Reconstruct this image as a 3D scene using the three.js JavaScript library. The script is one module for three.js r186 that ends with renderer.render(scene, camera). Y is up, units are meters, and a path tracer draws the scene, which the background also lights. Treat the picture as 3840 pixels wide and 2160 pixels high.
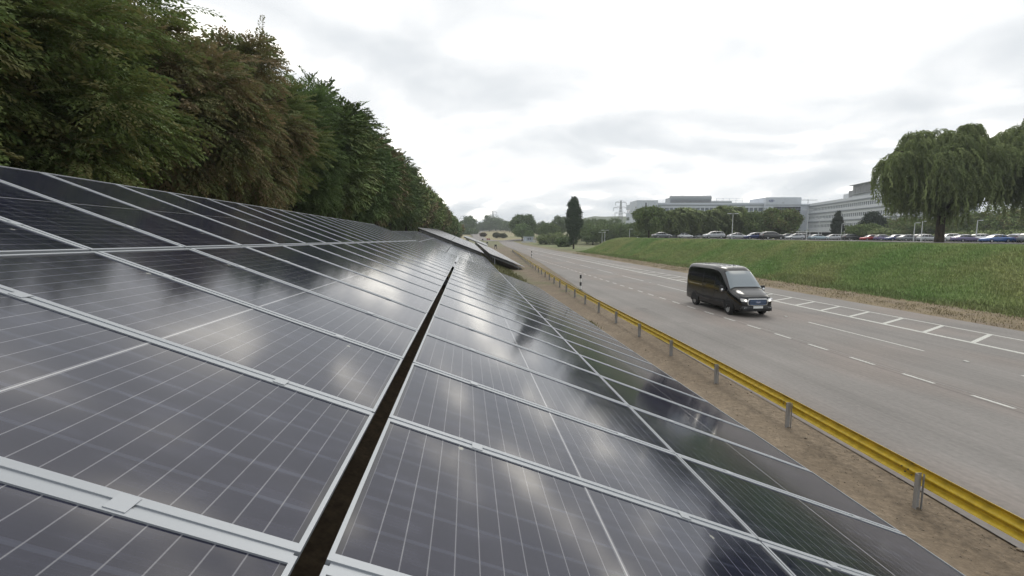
import * as THREE from 'three';
import { mergeGeometries } from 'three/addons/utils/BufferGeometryUtils.js';
import { ImprovedNoise } from 'three/addons/math/ImprovedNoise.js';

// ---------------------------------------------------------------- camera, sky, sun, exposure
const renderer = new THREE.WebGLRenderer({ antialias: true });
renderer.setSize(1024, 576);
renderer.toneMapping = THREE.LinearToneMapping;
renderer.toneMappingExposure = 1.0;
renderer.shadowMap.enabled = true;
const scene = new THREE.Scene();
const camera = new THREE.PerspectiveCamera(61.98, 16 / 9, 0.05, 6000);
camera.position.set(0, 4.3, 0);
camera.rotation.set(-0.1108, 0, 0);
camera.updateMatrixWorld();

const perlin = new ImprovedNoise();
const nz = (x, y, z = 0) => perlin.noise(x, y, z);
function fbm(x, y, z = 0, o = 5) { let a = 0.5, s = 0; for (let i = 0; i < o; i++) { s += a * nz(x, y, z + i * 7.3); x *= 2.03; y *= 2.03; a *= 0.5; } return s; }
const sstep = (a, b, x) => { const t = Math.min(1, Math.max(0, (x - a) / (b - a))); return t * t * (3 - 2 * t); };
const lerp = (a, b, t) => a + (b - a) * t;
const clamp = (x, a, b) => Math.min(b, Math.max(a, x));
function rng(seed) { let a = seed >>> 0; return () => { a = (a + 0x6D2B79F5) >>> 0; let t = a; t = Math.imul(t ^ (t >>> 15), t | 1); t ^= t + Math.imul(t ^ (t >>> 7), t | 61); return ((t ^ (t >>> 14)) >>> 0) / 4294967296; }; }

const RAD = Math.PI / 180;
const SUN_AZ = 20 * RAD, SUN_EL = 44 * RAD;
function makeSky() {
  const W = 2048, Hh = 1024, d = new Float32Array(W * Hh * 4);
  for (let j = 0; j < Hh; j++) {
    const el = ((j + 0.5) / Hh - 0.5) * Math.PI, y = Math.sin(el), ce = Math.cos(el);
    for (let i = 0; i < W; i++) {
      const th = ((i + 0.5) / W - 0.5) * 2 * Math.PI;
      const x = Math.cos(th) * ce, z = Math.sin(th) * ce;
      const o = (j * W + i) * 4;
      let r, g, b;
      const yy = Math.max(y, 0);
      const k = 1 / (yy + 0.16);
      let px = x * k, py = z * k;
      const wx = fbm(px * 0.5 + 3.1, py * 0.5, 1.7, 3), wy = fbm(px * 0.5 - 5.2, py * 0.5 + 2.2, 4.4, 3);
      px += wx * 0.9; py += wy * 0.9;
      const big = fbm(px * 0.62 + 11.3, py * 0.62 + 4.1, 0.3, 5);
      const fine = fbm(px * 1.9 + 2.3, py * 1.9 - 7.7, 6.1, 5);
      // broad brightening of the cloud deck round the hidden sun
      const cosS = x * Math.sin(SUN_AZ) * Math.cos(SUN_EL) + y * Math.sin(SUN_EL) - z * Math.cos(SUN_AZ) * Math.cos(SUN_EL);
      const ang = Math.acos(clamp(cosS, -1, 1)) / RAD;
      const halo = Math.exp(-(ang * ang) / (2 * 32 * 32));
      let c = 0.44 + big * 0.95 + fine * 0.85 + halo * 0.28;
      c = sstep(0.05, 0.95, c);
      r = lerp(0.775, 1.16, c); g = lerp(0.815, 1.165, c); b = lerp(0.855, 1.17, c);
      const hz = Math.exp(-yy * 9) * 0.08; r -= hz * 0.9; g -= hz * 0.65; b -= hz * 0.5;
      // thin places in the deck below the sun let warmer light through
      const thin = sstep(0.55, 1.0, c) * sstep(0.04, 0.26, fine);
      const e = halo * (0.08 + 3.4 * thin);
      r += e * 1.08; g += e; b += e * 0.84;
      if (y < 0) { const t = sstep(0, -0.06, y); r = lerp(r, 0.22, t); g = lerp(g, 0.22, t); b = lerp(b, 0.19, t); }
      d[o] = r; d[o + 1] = g; d[o + 2] = b; d[o + 3] = 1;
    }
  }
  const t = new THREE.DataTexture(d, W, Hh, THREE.RGBAFormat, THREE.FloatType);
  t.mapping = THREE.EquirectangularReflectionMapping;
  t.minFilter = t.magFilter = THREE.LinearFilter; t.wrapS = THREE.RepeatWrapping;
  t.colorSpace = THREE.LinearSRGBColorSpace; t.needsUpdate = true;
  return t;
}
const skyTex = makeSky();
scene.background = skyTex; scene.environment = skyTex;
const sun = new THREE.DirectionalLight(new THREE.Color(1, 0.95, 0.86), 0.8);
sun.position.set(Math.sin(SUN_AZ) * Math.cos(SUN_EL) * 300, Math.sin(SUN_EL) * 300, -Math.cos(SUN_AZ) * Math.cos(SUN_EL) * 300);
sun.target.position.set(0, 0, 0); sun.castShadow = true; sun.shadow.radius = 36;
sun.shadow.mapSize.set(4096, 4096);
Object.assign(sun.shadow.camera, { left: -160, right: 160, top: 160, bottom: -160, near: 1, far: 700 });
scene.add(sun, sun.target);
scene.fog = new THREE.FogExp2(new THREE.Color(0.80, 0.85, 0.89), 0.00042);

// ---------------------------------------------------------------- helpers
const nameCount = {};
function numbered(n) { const k = nameCount[n] = (nameCount[n] ?? -1) + 1; return k ? n + '_' + String(k).padStart(3, '0') : n; }
function shade(o) { o.castShadow = o.receiveShadow = true; return o; }
function meta(o, label, category, group, kind) { o.userData.label = label; if (category) o.userData.category = category; if (group) o.userData.group = group; if (kind) o.userData.kind = kind; return o; }
function part(name, geo, mat, parent) { const m = shade(new THREE.Mesh(geo, mat)); m.name = name; parent.add(m); return m; }
function thing(name, label, category, pos = [0, 0, 0], turn = 0, group) {
  const g = new THREE.Group(); g.name = numbered(name); g.position.set(...pos); g.rotation.y = turn; scene.add(g);
  return meta(g, label, category, group);
}
function copyOf(root, pos, turn, label, group) {
  const c = root.clone(); c.name = numbered(root.name.replace(/_\d{3}$/, '')); c.userData = { ...root.userData };
  c.position.set(...pos); c.rotation.y = turn; if (label) c.userData.label = label; if (group) c.userData.group = group; scene.add(c); return c;
}
function structure(name, geo, mat, label) { const m = shade(new THREE.Mesh(geo, mat)); m.name = numbered(name); scene.add(m); m.userData = { kind: 'structure' }; if (label) m.userData.label = label; return m; }
function box(w, h, d, x = 0, y = 0, z = 0) { return new THREE.BoxGeometry(w, h, d).translate(x, y, z); }
function merge(a) { return mergeGeometries(a.map(g => g.index ? g.toNonIndexed() : g), false); }
function rgb(r, g, b) { return new THREE.Color().setRGB(r, g, b); }
function std(r, g, b, rough = 0.8, metal = 0, extra = {}) { return new THREE.MeshStandardMaterial({ color: rgb(r, g, b), roughness: rough, metalness: metal, ...extra }); }
function tex(w, h, fn, srgb = true) {
  const d = new Uint8Array(w * h * 4);
  for (let j = 0; j < h; j++) for (let i = 0; i < w; i++) { const c = fn((i + 0.5) / w, (j + 0.5) / h, i, j); const o = (j * w + i) * 4; d[o] = clamp(c[0] * 255, 0, 255); d[o + 1] = clamp(c[1] * 255, 0, 255); d[o + 2] = clamp(c[2] * 255, 0, 255); d[o + 3] = 255; }
  const t = new THREE.DataTexture(d, w, h); t.wrapS = t.wrapT = THREE.RepeatWrapping; t.magFilter = THREE.LinearFilter; t.minFilter = THREE.LinearMipmapLinearFilter; t.generateMipmaps = true;
  if (srgb) t.colorSpace = THREE.SRGBColorSpace; t.needsUpdate = true; return t;
}
function tileNoise(u, v, f, seed, oct = 4) { // periodic noise on a torus of period 1
  let s = 0, a = 0.5; for (let o = 0; o < oct; o++) {
    const x = u * f, y = v * f;
    const n00 = nz(x, y, seed), n10 = nz(x - f, y, seed), n01 = nz(x, y - f, seed), n11 = nz(x - f, y - f, seed);
    s += a * lerp(lerp(n00, n10, u), lerp(n01, n11, u), v); f *= 2; a *= 0.55; seed += 3.7;
  } return s;
}
function poly(pts, x) { // piecewise-linear lookup
  if (x <= pts[0][0]) { const [a, b] = pts; return a[1] + (b[1] - a[1]) * (x - a[0]) / (b[0] - a[0]); }
  for (let i = 1; i < pts.length; i++) if (x <= pts[i][0]) { const a = pts[i - 1], b = pts[i]; return a[1] + (b[1] - a[1]) * (x - a[0]) / (b[0] - a[0]); }
  const a = pts[pts.length - 2], b = pts[pts.length - 1]; return b[1] + (b[1] - a[1]) * (x - b[0]) / (b[0] - a[0]);
}

// ---------------------------------------------------------------- lie of the land (X right, F forward = -z)
const edgeL = F => poly([[-60, 12.0], [0, 7.35], [10, 6.75], [20, 6.05], [30, 5.7], [38.7, 5.4], [56, 4.9], [72.7, 4.4], [101, 3.2], [173, -1.9], [244, -6.8], [300, -12]], F);
const railX = F => poly([[-40, 10.6], [0, 7.0], [7.2, 6.4], [10.6, 6.17], [16.9, 5.65], [23.5, 5.05], [30, 4.5], [36.4, 4.05], [60, 2.75], [118, 0.1]], F);
const edgeR = F => 24.9 - 0.1 * F;
const ramp = F => F > 200 ? 0.022 * (F - 200) : 0;
function ground(X, F) {
  const x0 = X + 0.1 * F; let y = ramp(F);
  if (x0 < 6.4) {
    const k = 1 - sstep(150, 260, F);
    const fa = sstep(20, 26, F), nearB = poly([[-9, 4.2], [-5.2, 4.1], [-0.4, 2.0], [2.6, 1.1], [4.3, 0.86], [6.3, 0]], clamp(x0, -9, 6.3)), farB = 0.33 * Math.max(0, 5.4 - Math.max(x0, -8.5)) * sstep(5.6, 4.6, x0); y += k * (lerp(nearB, farB, fa) + 0.02 * Math.max(0, -8.5 - x0));
    y += 0.05 * fbm(X * 0.6, F * 0.6, 2, 3) * sstep(5.6, 4, x0);
  } else if (x0 > 24.9) {
    const lim = 112 + (x0 - 29) * 1.9, m = 1 - sstep(lim - 16, lim + 22, F);
    let p = 0.12 * sstep(24.9, 28.8, x0) + 3.4 * sstep(28.3, 37.5, x0 + 0.8 * fbm(F * 0.09, x0 * 0.05, 9, 3)) - 0.012 * clamp(x0 - 37.5, 0, 85);
    p += (0.22 * fbm(X * 0.22, F * 0.22, 5, 4) + 0.06 * fbm(X * 0.9, F * 0.9, 3, 3)) * sstep(28, 31, x0) * (1 - sstep(38, 46, x0) * 0.8);
    y += lerp(0.25 * sstep(24.9, 40, x0), p, m);
  } else y -= 0.05 * sstep(edgeL(F), edgeL(F) + 0.5, X);
  return y;
}
const P = (X, F, dy = 0) => [X, ground(X, F) + dy, -F];

// ---------------------------------------------------------------- ground sheet
const TAU0 = Math.PI * 2;
const grainTex = tex(512, 512, (u, v) => { const n = 0.88 + 0.42 * tileNoise(u, v, 24, 1.5, 4) + 0.22 * tileNoise(u, v, 96, 8.5, 2); return [n, n * 0.99, n * 0.97]; });
const grainBump = tex(512, 512, (u, v) => { const n = 0.5 + 0.6 * tileNoise(u, v, 32, 4.5, 5); return [n, n, n]; }, false);
function gridMesh(cols, rows, fx, colour) {
  const nc = cols.length, nr = rows.length, pos = [], col = [], uv = [], idx = [];
  for (let j = 0; j < nr; j++) for (let i = 0; i < nc; i++) {
    const F = rows[j], X = fx(cols[i], F); pos.push(X, ground(X, F), -F); uv.push(X / 2.3, F / 2.3); const c = colour(X, F); col.push(...c);
  }
  for (let j = 0; j < nr - 1; j++) for (let i = 0; i < nc - 1; i++) { const a = j * nc + i, b = a + 1, c = a + nc, d = c + 1; idx.push(a, b, d, a, d, c); }
  const g = new THREE.BufferGeometry(); g.setAttribute('position', new THREE.Float32BufferAttribute(pos, 3)); g.setAttribute('uv', new THREE.Float32BufferAttribute(uv, 2)); g.setAttribute('color', new THREE.Float32BufferAttribute(col, 3)); g.setIndex(idx); g.computeVertexNormals(); return g;
}
function seq(list) { const o = []; for (const [a, b, s] of list) for (let x = a; x < b - 1e-6; x += s) o.push(x); o.push(list[list.length - 1][1]); return o; }
const mix3 = (a, b, t) => [lerp(a[0], b[0], t), lerp(a[1], b[1], t), lerp(a[2], b[2], t)];
const C_SAND = [0.21, 0.165, 0.118], C_SAND2 = [0.255, 0.205, 0.15], C_SOIL = [0.17, 0.132, 0.094], C_WEED = [0.13, 0.145, 0.06], C_DRY = [0.27, 0.215, 0.125], C_GRASS = [0.165, 0.26, 0.08], C_GRASS2 = [0.24, 0.295, 0.11], C_OLIVE = [0.19, 0.195, 0.095], C_TAN = [0.34, 0.30, 0.17], C_FIELD = [0.20, 0.22, 0.09], C_DARK = [0.05, 0.06, 0.025], C_TARMAC = [0.12, 0.118, 0.115];
function groundColour(X, F) {
  const x0 = X + 0.1 * F, n = fbm(X * 0.25, F * 0.25, 1, 4), m = fbm(X * 1.1, F * 1.1, 7, 4), w = fbm(X * 0.07, F * 0.07, 3, 3);
  let c;
  if (X < edgeL(F) + 0.3 && F < 260) {
    c = mix3(C_SAND, C_SAND2, sstep(-0.25, 0.3, n + m * 0.6)); c = mix3(c, C_SOIL, 0.55 * sstep(0.15, 0.45, -m + n * 0.3));
    const weed = 0.9 * sstep(0.02, 0.3, n + 0.4 * m) * sstep(24, 34, F) + sstep(37, 44, F) * sstep(64, 52, F) * sstep(7.0, 5.2, x0 + 2 * n);
    c = mix3(c, C_WEED, clamp(weed, 0, 1) * 0.8);
    c = mix3(c, C_OLIVE, sstep(150, 210, F));
  } else {
    c = mix3(C_DRY, C_SAND2, sstep(-0.2, 0.25, m)); c = mix3(c, C_SOIL, 0.5 * sstep(0.1, 0.4, n));
    let g = mix3(C_GRASS, C_GRASS2, sstep(-0.3, 0.3, n + 0.5 * m)); g = mix3(g, C_OLIVE, 0.7 * sstep(0.0, 0.4, w + 0.5 * n));
    c = mix3(c, g, sstep(28.2, 29.8, x0 + 1.3 * n + 0.8 * m));
    c = mix3(c, C_OLIVE, sstep(36.5, 41, x0 + 1.5 * n) * 0.9);
    c = mix3(c, C_OLIVE, 0.6 * sstep(100, 125, F) * sstep(60, 30, x0));
    if (F > 215) { const f = mix3(C_FIELD, C_TAN, sstep(-0.15, 0.2, fbm(X * 0.03, F * 0.012, 2, 3) + 0.12 * sstep(60, -10, X))); c = mix3(c, f, sstep(215, 240, F) * sstep(80, 45, X)); }
  }
  const j = 1 + 0.22 * m; return [c[0] * j, c[1] * j, c[2] * j];
}
{
  const cols = seq([[-160, -16, 9], [-16, 9, 0.45], [9, 24, 3], [24, 41, 0.45], [41, 130, 4.5], [130, 560, 22]]);
  const rows = seq([[-45, 70, 0.65], [70, 200, 2.2], [200, 800, 14], [800, 2200, 100]]);
  const g = gridMesh(cols, rows, (c, F) => c - 0.1 * Math.min(F, 260) + (c < -16 ? (c + 16) * F * 0.01 : c > 130 ? (c - 130) * Math.max(0, F) * 0.004 : 0), groundColour);
  structure('ground', g, new THREE.MeshStandardMaterial({ vertexColors: true, map: grainTex, bumpMap: grainBump, bumpScale: 0.022, roughness: 0.95 }), 'sandy verge, grass bank and open ground either side of the test road');
}

// ---------------------------------------------------------------- road
const roadTex = tex(1024, 1024, (u, v, i, j) => {
  const across = u * 18, t = v * TAU0; // metres from the left edge; v wraps along the road
  const streak = 0.5 * tileNoise(u, v * 0.5 + 0.1, 9, 2.2, 2) + 0.32 * nz(across * 2.1, 3.3, 1.1) + 0.3 * nz(across * 7, 0.2, 5.1) + 0.25 * nz(across * 14, 2 + Math.cos(t), 2 + Math.sin(t));
  const spk = tileNoise(u, v, 210, 6.1, 2), blot = tileNoise(u, v, 7, 9.4, 4), stain = sstep(0.2, 0.42, tileNoise(u, v, 11, 21.4, 4));
  const rosy = sstep(-0.2, 0.35, nz(across * 0.33 + 0.4, 1.5 + 0.6 * Math.cos(t), 1.2 + 0.6 * Math.sin(t)) + 0.25 * blot);
  let l = 0.478 + 0.065 * streak + 0.10 * spk + 0.08 * blot - 0.05 * stain;
  if (Math.abs(across - 6.35) < 0.04 || Math.abs(across - 13.1) < 0.03) l -= 0.05;
  return [l * lerp(1.005, 1.035, rosy), l * 0.975, l * lerp(0.95, 0.935, rosy)];
});
const roadBump = tex(512, 512, (u, v) => { const n = 0.5 + 0.7 * tileNoise(u, v, 130, 3.5, 2); return [n, n, n]; }, false);
const M_ROAD = new THREE.MeshStandardMaterial({ map: roadTex, roughness: 0.86, bumpMap: roadBump, bumpScale: 0.004 });
function ribbon(Fs, xl, xr, dy, nx = 6, uvf = (X, F) => [X / 3, F / 3]) {
  const pos = [], uv = [], idx = [];
  for (const F of Fs) for (let i = 0; i <= nx; i++) { const X = lerp(xl(F), xr(F), i / nx); pos.push(X, ramp(F) + dy, -F); uv.push(...uvf(X, F)); }
  for (let j = 0; j < Fs.length - 1; j++) for (let i = 0; i < nx; i++) { const a = j * (nx + 1) + i, b = a + 1, c = a + nx + 1, d = c + 1; idx.push(a, b, d, a, d, c); }
  const g = new THREE.BufferGeometry(); g.setAttribute('position', new THREE.Float32BufferAttribute(pos, 3)); g.setAttribute('uv', new THREE.Float32BufferAttribute(uv, 2)); g.setIndex(idx); g.computeVertexNormals(); return g;
}
function pathStrip(pts, width, dy) { // strip along a list of [X, F]
  const c = new THREE.CatmullRomCurve3(pts.map(([x, f]) => new THREE.Vector3(x, 0, -f))); const n = 60, pos = [], uv = [], idx = [];
  for (let i = 0; i <= n; i++) { const p = c.getPoint(i / n), t = c.getTangent(i / n); for (const s of [-1, 1]) { const X = p.x - t.z * s * width / 2, Z = p.z + t.x * s * width / 2; pos.push(X, Math.max(ramp(-Z), ground(X, -Z)) + dy, Z); uv.push(0.3 + 0.1 * s, i / 4); } }
  for (let i = 0; i < n; i++) { const a = i * 2; idx.push(a, a + 1, a + 3, a, a + 3, a + 2); }
  const g = new THREE.BufferGeometry(); g.setAttribute('position', new THREE.Float32BufferAttribute(pos, 3)); g.setAttribute('uv', new THREE.Float32BufferAttribute(uv, 2)); g.setIndex(idx); g.computeVertexNormals(); return g;
}
const M_ROAD2 = new THREE.MeshStandardMaterial({ map: roadTex, roughness: 0.9, side: THREE.DoubleSide });
const road = structure('road', ribbon(seq([[-45, 258, 3]]), edgeL, edgeR, 0.012, 12, (X, F) => [(X + 0.1 * F - 7.1) / 18, F / 24]), M_ROAD, 'wide grey test road with worn lane markings');
structure('road', pathStrip([[-6, 246], [-15, 266], [-21.5, 310], [-29, 398], [-36, 500], [-34, 600], [-16, 700]], 8, 0.06), M_ROAD2, 'narrow pale road bending away uphill past the field');
structure('road', pathStrip([[-4, 246], [6, 268], [24, 288], [60, 300]], 9, 0.09), M_ROAD2, 'side road turning off behind the hut and trees');
const paintTex = tex(128, 128, (u, v) => { const n = 0.74 + 0.35 * tileNoise(u, v, 18, 2.4, 4); const k = clamp(n, 0.5, 0.85); return [k, k, k * 0.97]; });
const M_PAINT = new THREE.MeshStandardMaterial({ map: paintTex, roughness: 0.75 });
const line = x0 => F => x0 - 0.1 * F - 0.004 * 0;
function strip(name, F0, F1, x0, w, dy = 0.018) {
  const n = Math.max(1, Math.ceil((F1 - F0) / 6)); const Fs = []; for (let i = 0; i <= n; i++) Fs.push(lerp(F0, F1, i / n));
  return part(name, ribbon(Fs, F => line(x0(F))(F) - w / 2, F => line(x0(F))(F) + w / 2, dy, 1, (X, F) => [X, F * 0.7]), M_PAINT, road);
}
const dashX = F => lerp(13.62, 13.0, clamp((F - 10) / 65, 0, 1)), laneX = F => lerp(17.05, 16.5, clamp((F - 14) / 45, 0, 1)), lowX = F => lerp(20.25, 19.75, clamp((F - 17) / 90, 0, 1)), upX = F => lerp(22.75, 21.4, clamp((F - 19) / 70, 0, 1));
for (let F = 3.4; F < 90; F += 2.02) strip('lane_dash', F, F + 1.0, dashX, 0.11);
for (let F = -0.6; F < 110; F += 9) { strip('lane_line', F, F + 5.9, laneX, 0.10); part('road_stud', box(0.11, 0.025, 0.16, laneX(F) - 0.1 * (F - 1.5), 0.026, -(F - 1.5)), M_PAINT, road); }
strip('edge_line', -30, 150, lowX, 0.21); strip('edge_line', -30, 150, upX, 0.13);
strip('joint_line', -30, 120, F => dashX(F) + 0.17, 0.025, 0.0165).material = new THREE.MeshStandardMaterial({ color: rgb(0.34, 0.33, 0.32), roughness: 0.9 });
for (let F = -3.7; F < 75; F += 2.04) { // slanted bars of the hatched strip
  const g = new THREE.BufferGeometry(), a = line(lowX(F))(F) + 0.10, b = line(upX(F + 1.5))(F + 1.5) - 0.06, w = 0.21, y = 0.0165;
  g.setAttribute('position', new THREE.Float32BufferAttribute([a, y, -F, b, y, -F - 1.5, b, y, -F - 1.5 - w, a, y, -F - w], 3)); g.setAttribute('uv', new THREE.Float32BufferAttribute([0, F, 2.5, F, 2.5, F + 0.2, 0, F + 0.2], 2)); g.setIndex([0, 1, 2, 0, 2, 3]); g.computeVertexNormals();
  part('hatch_bar', g, M_PAINT, road);
}
// car park tarmac on the plateau
{
  const cols = seq([[47, 125, 3]]), rows = seq([[-10, 190, 4]]); const pos = [], uv = [], idx = [];
  for (const F of rows) for (const c of cols) { const X = c - 0.1 * F; pos.push(X, ground(X, F) + 0.09, -F); uv.push(X / 3, F / 3); }
  const nc = cols.length; for (let j = 0; j < rows.length - 1; j++) for (let i = 0; i < nc - 1; i++) { const X = cols[i]; if (rows[j] > 100 + (X - 29) * 2.2) continue; const a = j * nc + i; idx.push(a, a + 1, a + nc + 1, a, a + nc + 1, a + nc); }
  const g = new THREE.BufferGeometry(); g.setAttribute('position', new THREE.Float32BufferAttribute(pos, 3)); g.setAttribute('uv', new THREE.Float32BufferAttribute(uv, 2)); g.setIndex(idx); g.computeVertexNormals();
  structure('car_park', g, new THREE.MeshStandardMaterial({ color: rgb(0.55, 0.55, 0.55), map: roadTex, roughness: 0.9 }), 'tarmac car park on top of the grass bank');
}

// ---------------------------------------------------------------- solar tables
const PL = 2.278, PW = 1.134, PITCH = 1.154, ROWU = [-0.0788 - 2 * PL - 0.0385, -0.0788 - PL, 0, PL + 0.01];
function cellTexture(seed, border) {
  const rr = rng(seed * 77), spots = [...Array(5)].map(() => [rr() * PW, rr() * PL, 0.012 + 0.02 * rr(), rr()]);
  const W = 512, Hh = 1024, m = 0.022 / PW;
  return tex(W, Hh, (u, v, i, j) => {
    const x = u * PW, y = v * PL; const n = 0.012 * nz(x * 9, y * 9, 2) + 0.01 * nz(x * 60, y * 60, 5);
    if (border && (x < 0.032 || x > PW - 0.032 || y < 0.016 || y > PL - 0.016)) return [0.78, 0.79, 0.8];
    const x1 = x - 0.021, y1 = y - 0.036, cw = (PW - 0.042) / 6, mid = Math.abs(y - PL / 2);
    let r = 0.115, g = 0.12, b = 0.185;
    const half = (PL - 0.072 - 0.016) / 2, yh = y < PL / 2 ? y1 : y1 - half - 0.016, ch = half / 12;
    if (mid < 0.0045) return [0.62, 0.62, 0.63];
    if (x1 < 0 || x1 > cw * 6 || y1 < 0 || y1 > PL - 0.072) return [0.20 + n, 0.20 + n, 0.225 + n];
    const fx = (x1 / cw) % 1, fy = (((yh / ch) % 1) + 1) % 1;
    const ci = Math.floor(x1 / cw), cj = Math.floor(yh / ch) + (y > PL / 2 ? 12 : 0); const cv = 0.012 * nz(ci * 3.7, cj * 5.1, 1.5);
    r += cv + n; g += cv + n; b += cv + n;
    const gx = Math.min(fx, 1 - fx) * cw, gy = Math.min(fy, 1 - fy) * ch;
    if (gx < 0.0105) { r += 0.07; g += 0.075; b += 0.07; }
    if (gy < 0.0022) { r = Math.max(r, 0.42); g = Math.max(g, 0.42); b = Math.max(b, 0.44); }
    const bb = (fx * 10) % 1; if (Math.min(bb, 1 - bb) < 0.07) { r += 0.022; g += 0.022; b += 0.022; }
    const film = 0.022 * sstep(0.02, 0.3, fbm(x * 3.1 + seed * 9, y * 2.2, seed, 4)) + 0.035 * sstep(0.1, 0.3, nz(x * 14, y * 3, seed * 3)); r += film; g += film; b += film * 0.92;
    for (const [sx, sy, sr, q] of spots) { const d = Math.hypot(x - sx, (y - sy) * (0.5 + q)) + 0.008 * nz(x * 90, y * 90, seed); if (d < sr * 0.55 && q > 0.55) return [0.55, 0.55, 0.52]; if (d < sr) { r += 0.04; g += 0.04; b += 0.035; } }
    return [r, g, b];
  });
}
const dustTex = tex(256, 512, (u, v) => { const n = 0.60 + 0.35 * tileNoise(u, v, 5, 2.7, 5) + 0.12 * tileNoise(u, v, 40, 1.7, 2); return [n, n, n]; }, false);
const M_CELLS = [1, 2, 3].map(q => new THREE.MeshPhysicalMaterial({ map: cellTexture(q, false), roughness: 0.17, roughnessMap: dustTex, metalness: 0, ior: 1.52, specularIntensity: 1 }));
const M_CELLF = new THREE.MeshPhysicalMaterial({ color: rgb(1, 1, 1), map: cellTexture(1, true), roughness: 0.5, roughnessMap: dustTex, ior: 1.55 });
const M_ALU = std(0.33, 0.35, 0.375, 0.5, 0.25), M_GALV = std(0.30, 0.31, 0.32, 0.6, 0.4), M_UNDER = std(0.55, 0.55, 0.55, 0.8);
const panelGeo = box(PL - 0.012, 0.03, PW - 0.012); // x down the slope, z along the row
{ const p = panelGeo.attributes.position, n = panelGeo.attributes.normal, uv = panelGeo.attributes.uv; for (let i = 0; i < p.count; i++) if (n.getY(i) > 0.5) uv.setXY(i, p.getZ(i) / PW + 0.5, p.getX(i) / PL + 0.5); else uv.setXY(i, 0.001, 0.001); }
const panelFar = box(PL - 0.004, 0.035, PW + 0.006); { const p = panelFar.attributes.position, n = panelFar.attributes.normal, uv = panelFar.attributes.uv; for (let i = 0; i < p.count; i++) if (n.getY(i) > 0.5) uv.setXY(i, clamp(p.getZ(i) / PW + 0.5, 0, 1), clamp(p.getX(i) / PL + 0.5, 0, 1)); else uv.setXY(i, 0.002, 0.002); }
const LIPS = 0.016, LIPL = 0.034;
const frameGeo = merge([
  box(LIPS, 0.04, PW, -PL / 2 + LIPS / 2, 0.001, 0), box(LIPS, 0.04, PW, PL / 2 - LIPS / 2, 0.001, 0),
  box(PL - 2 * LIPS, 0.04, LIPL, 0, 0.001, -PW / 2 + LIPL / 2), box(PL - 2 * LIPS, 0.04, LIPL, 0, 0.001, PW / 2 - LIPL / 2)]);
const clampGeo = box(0.06, 0.003, 0.07, 0, 0.0228, 0);
const M_CLAMP = std(0.35, 0.37, 0.395, 0.5, 0.25);
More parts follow.
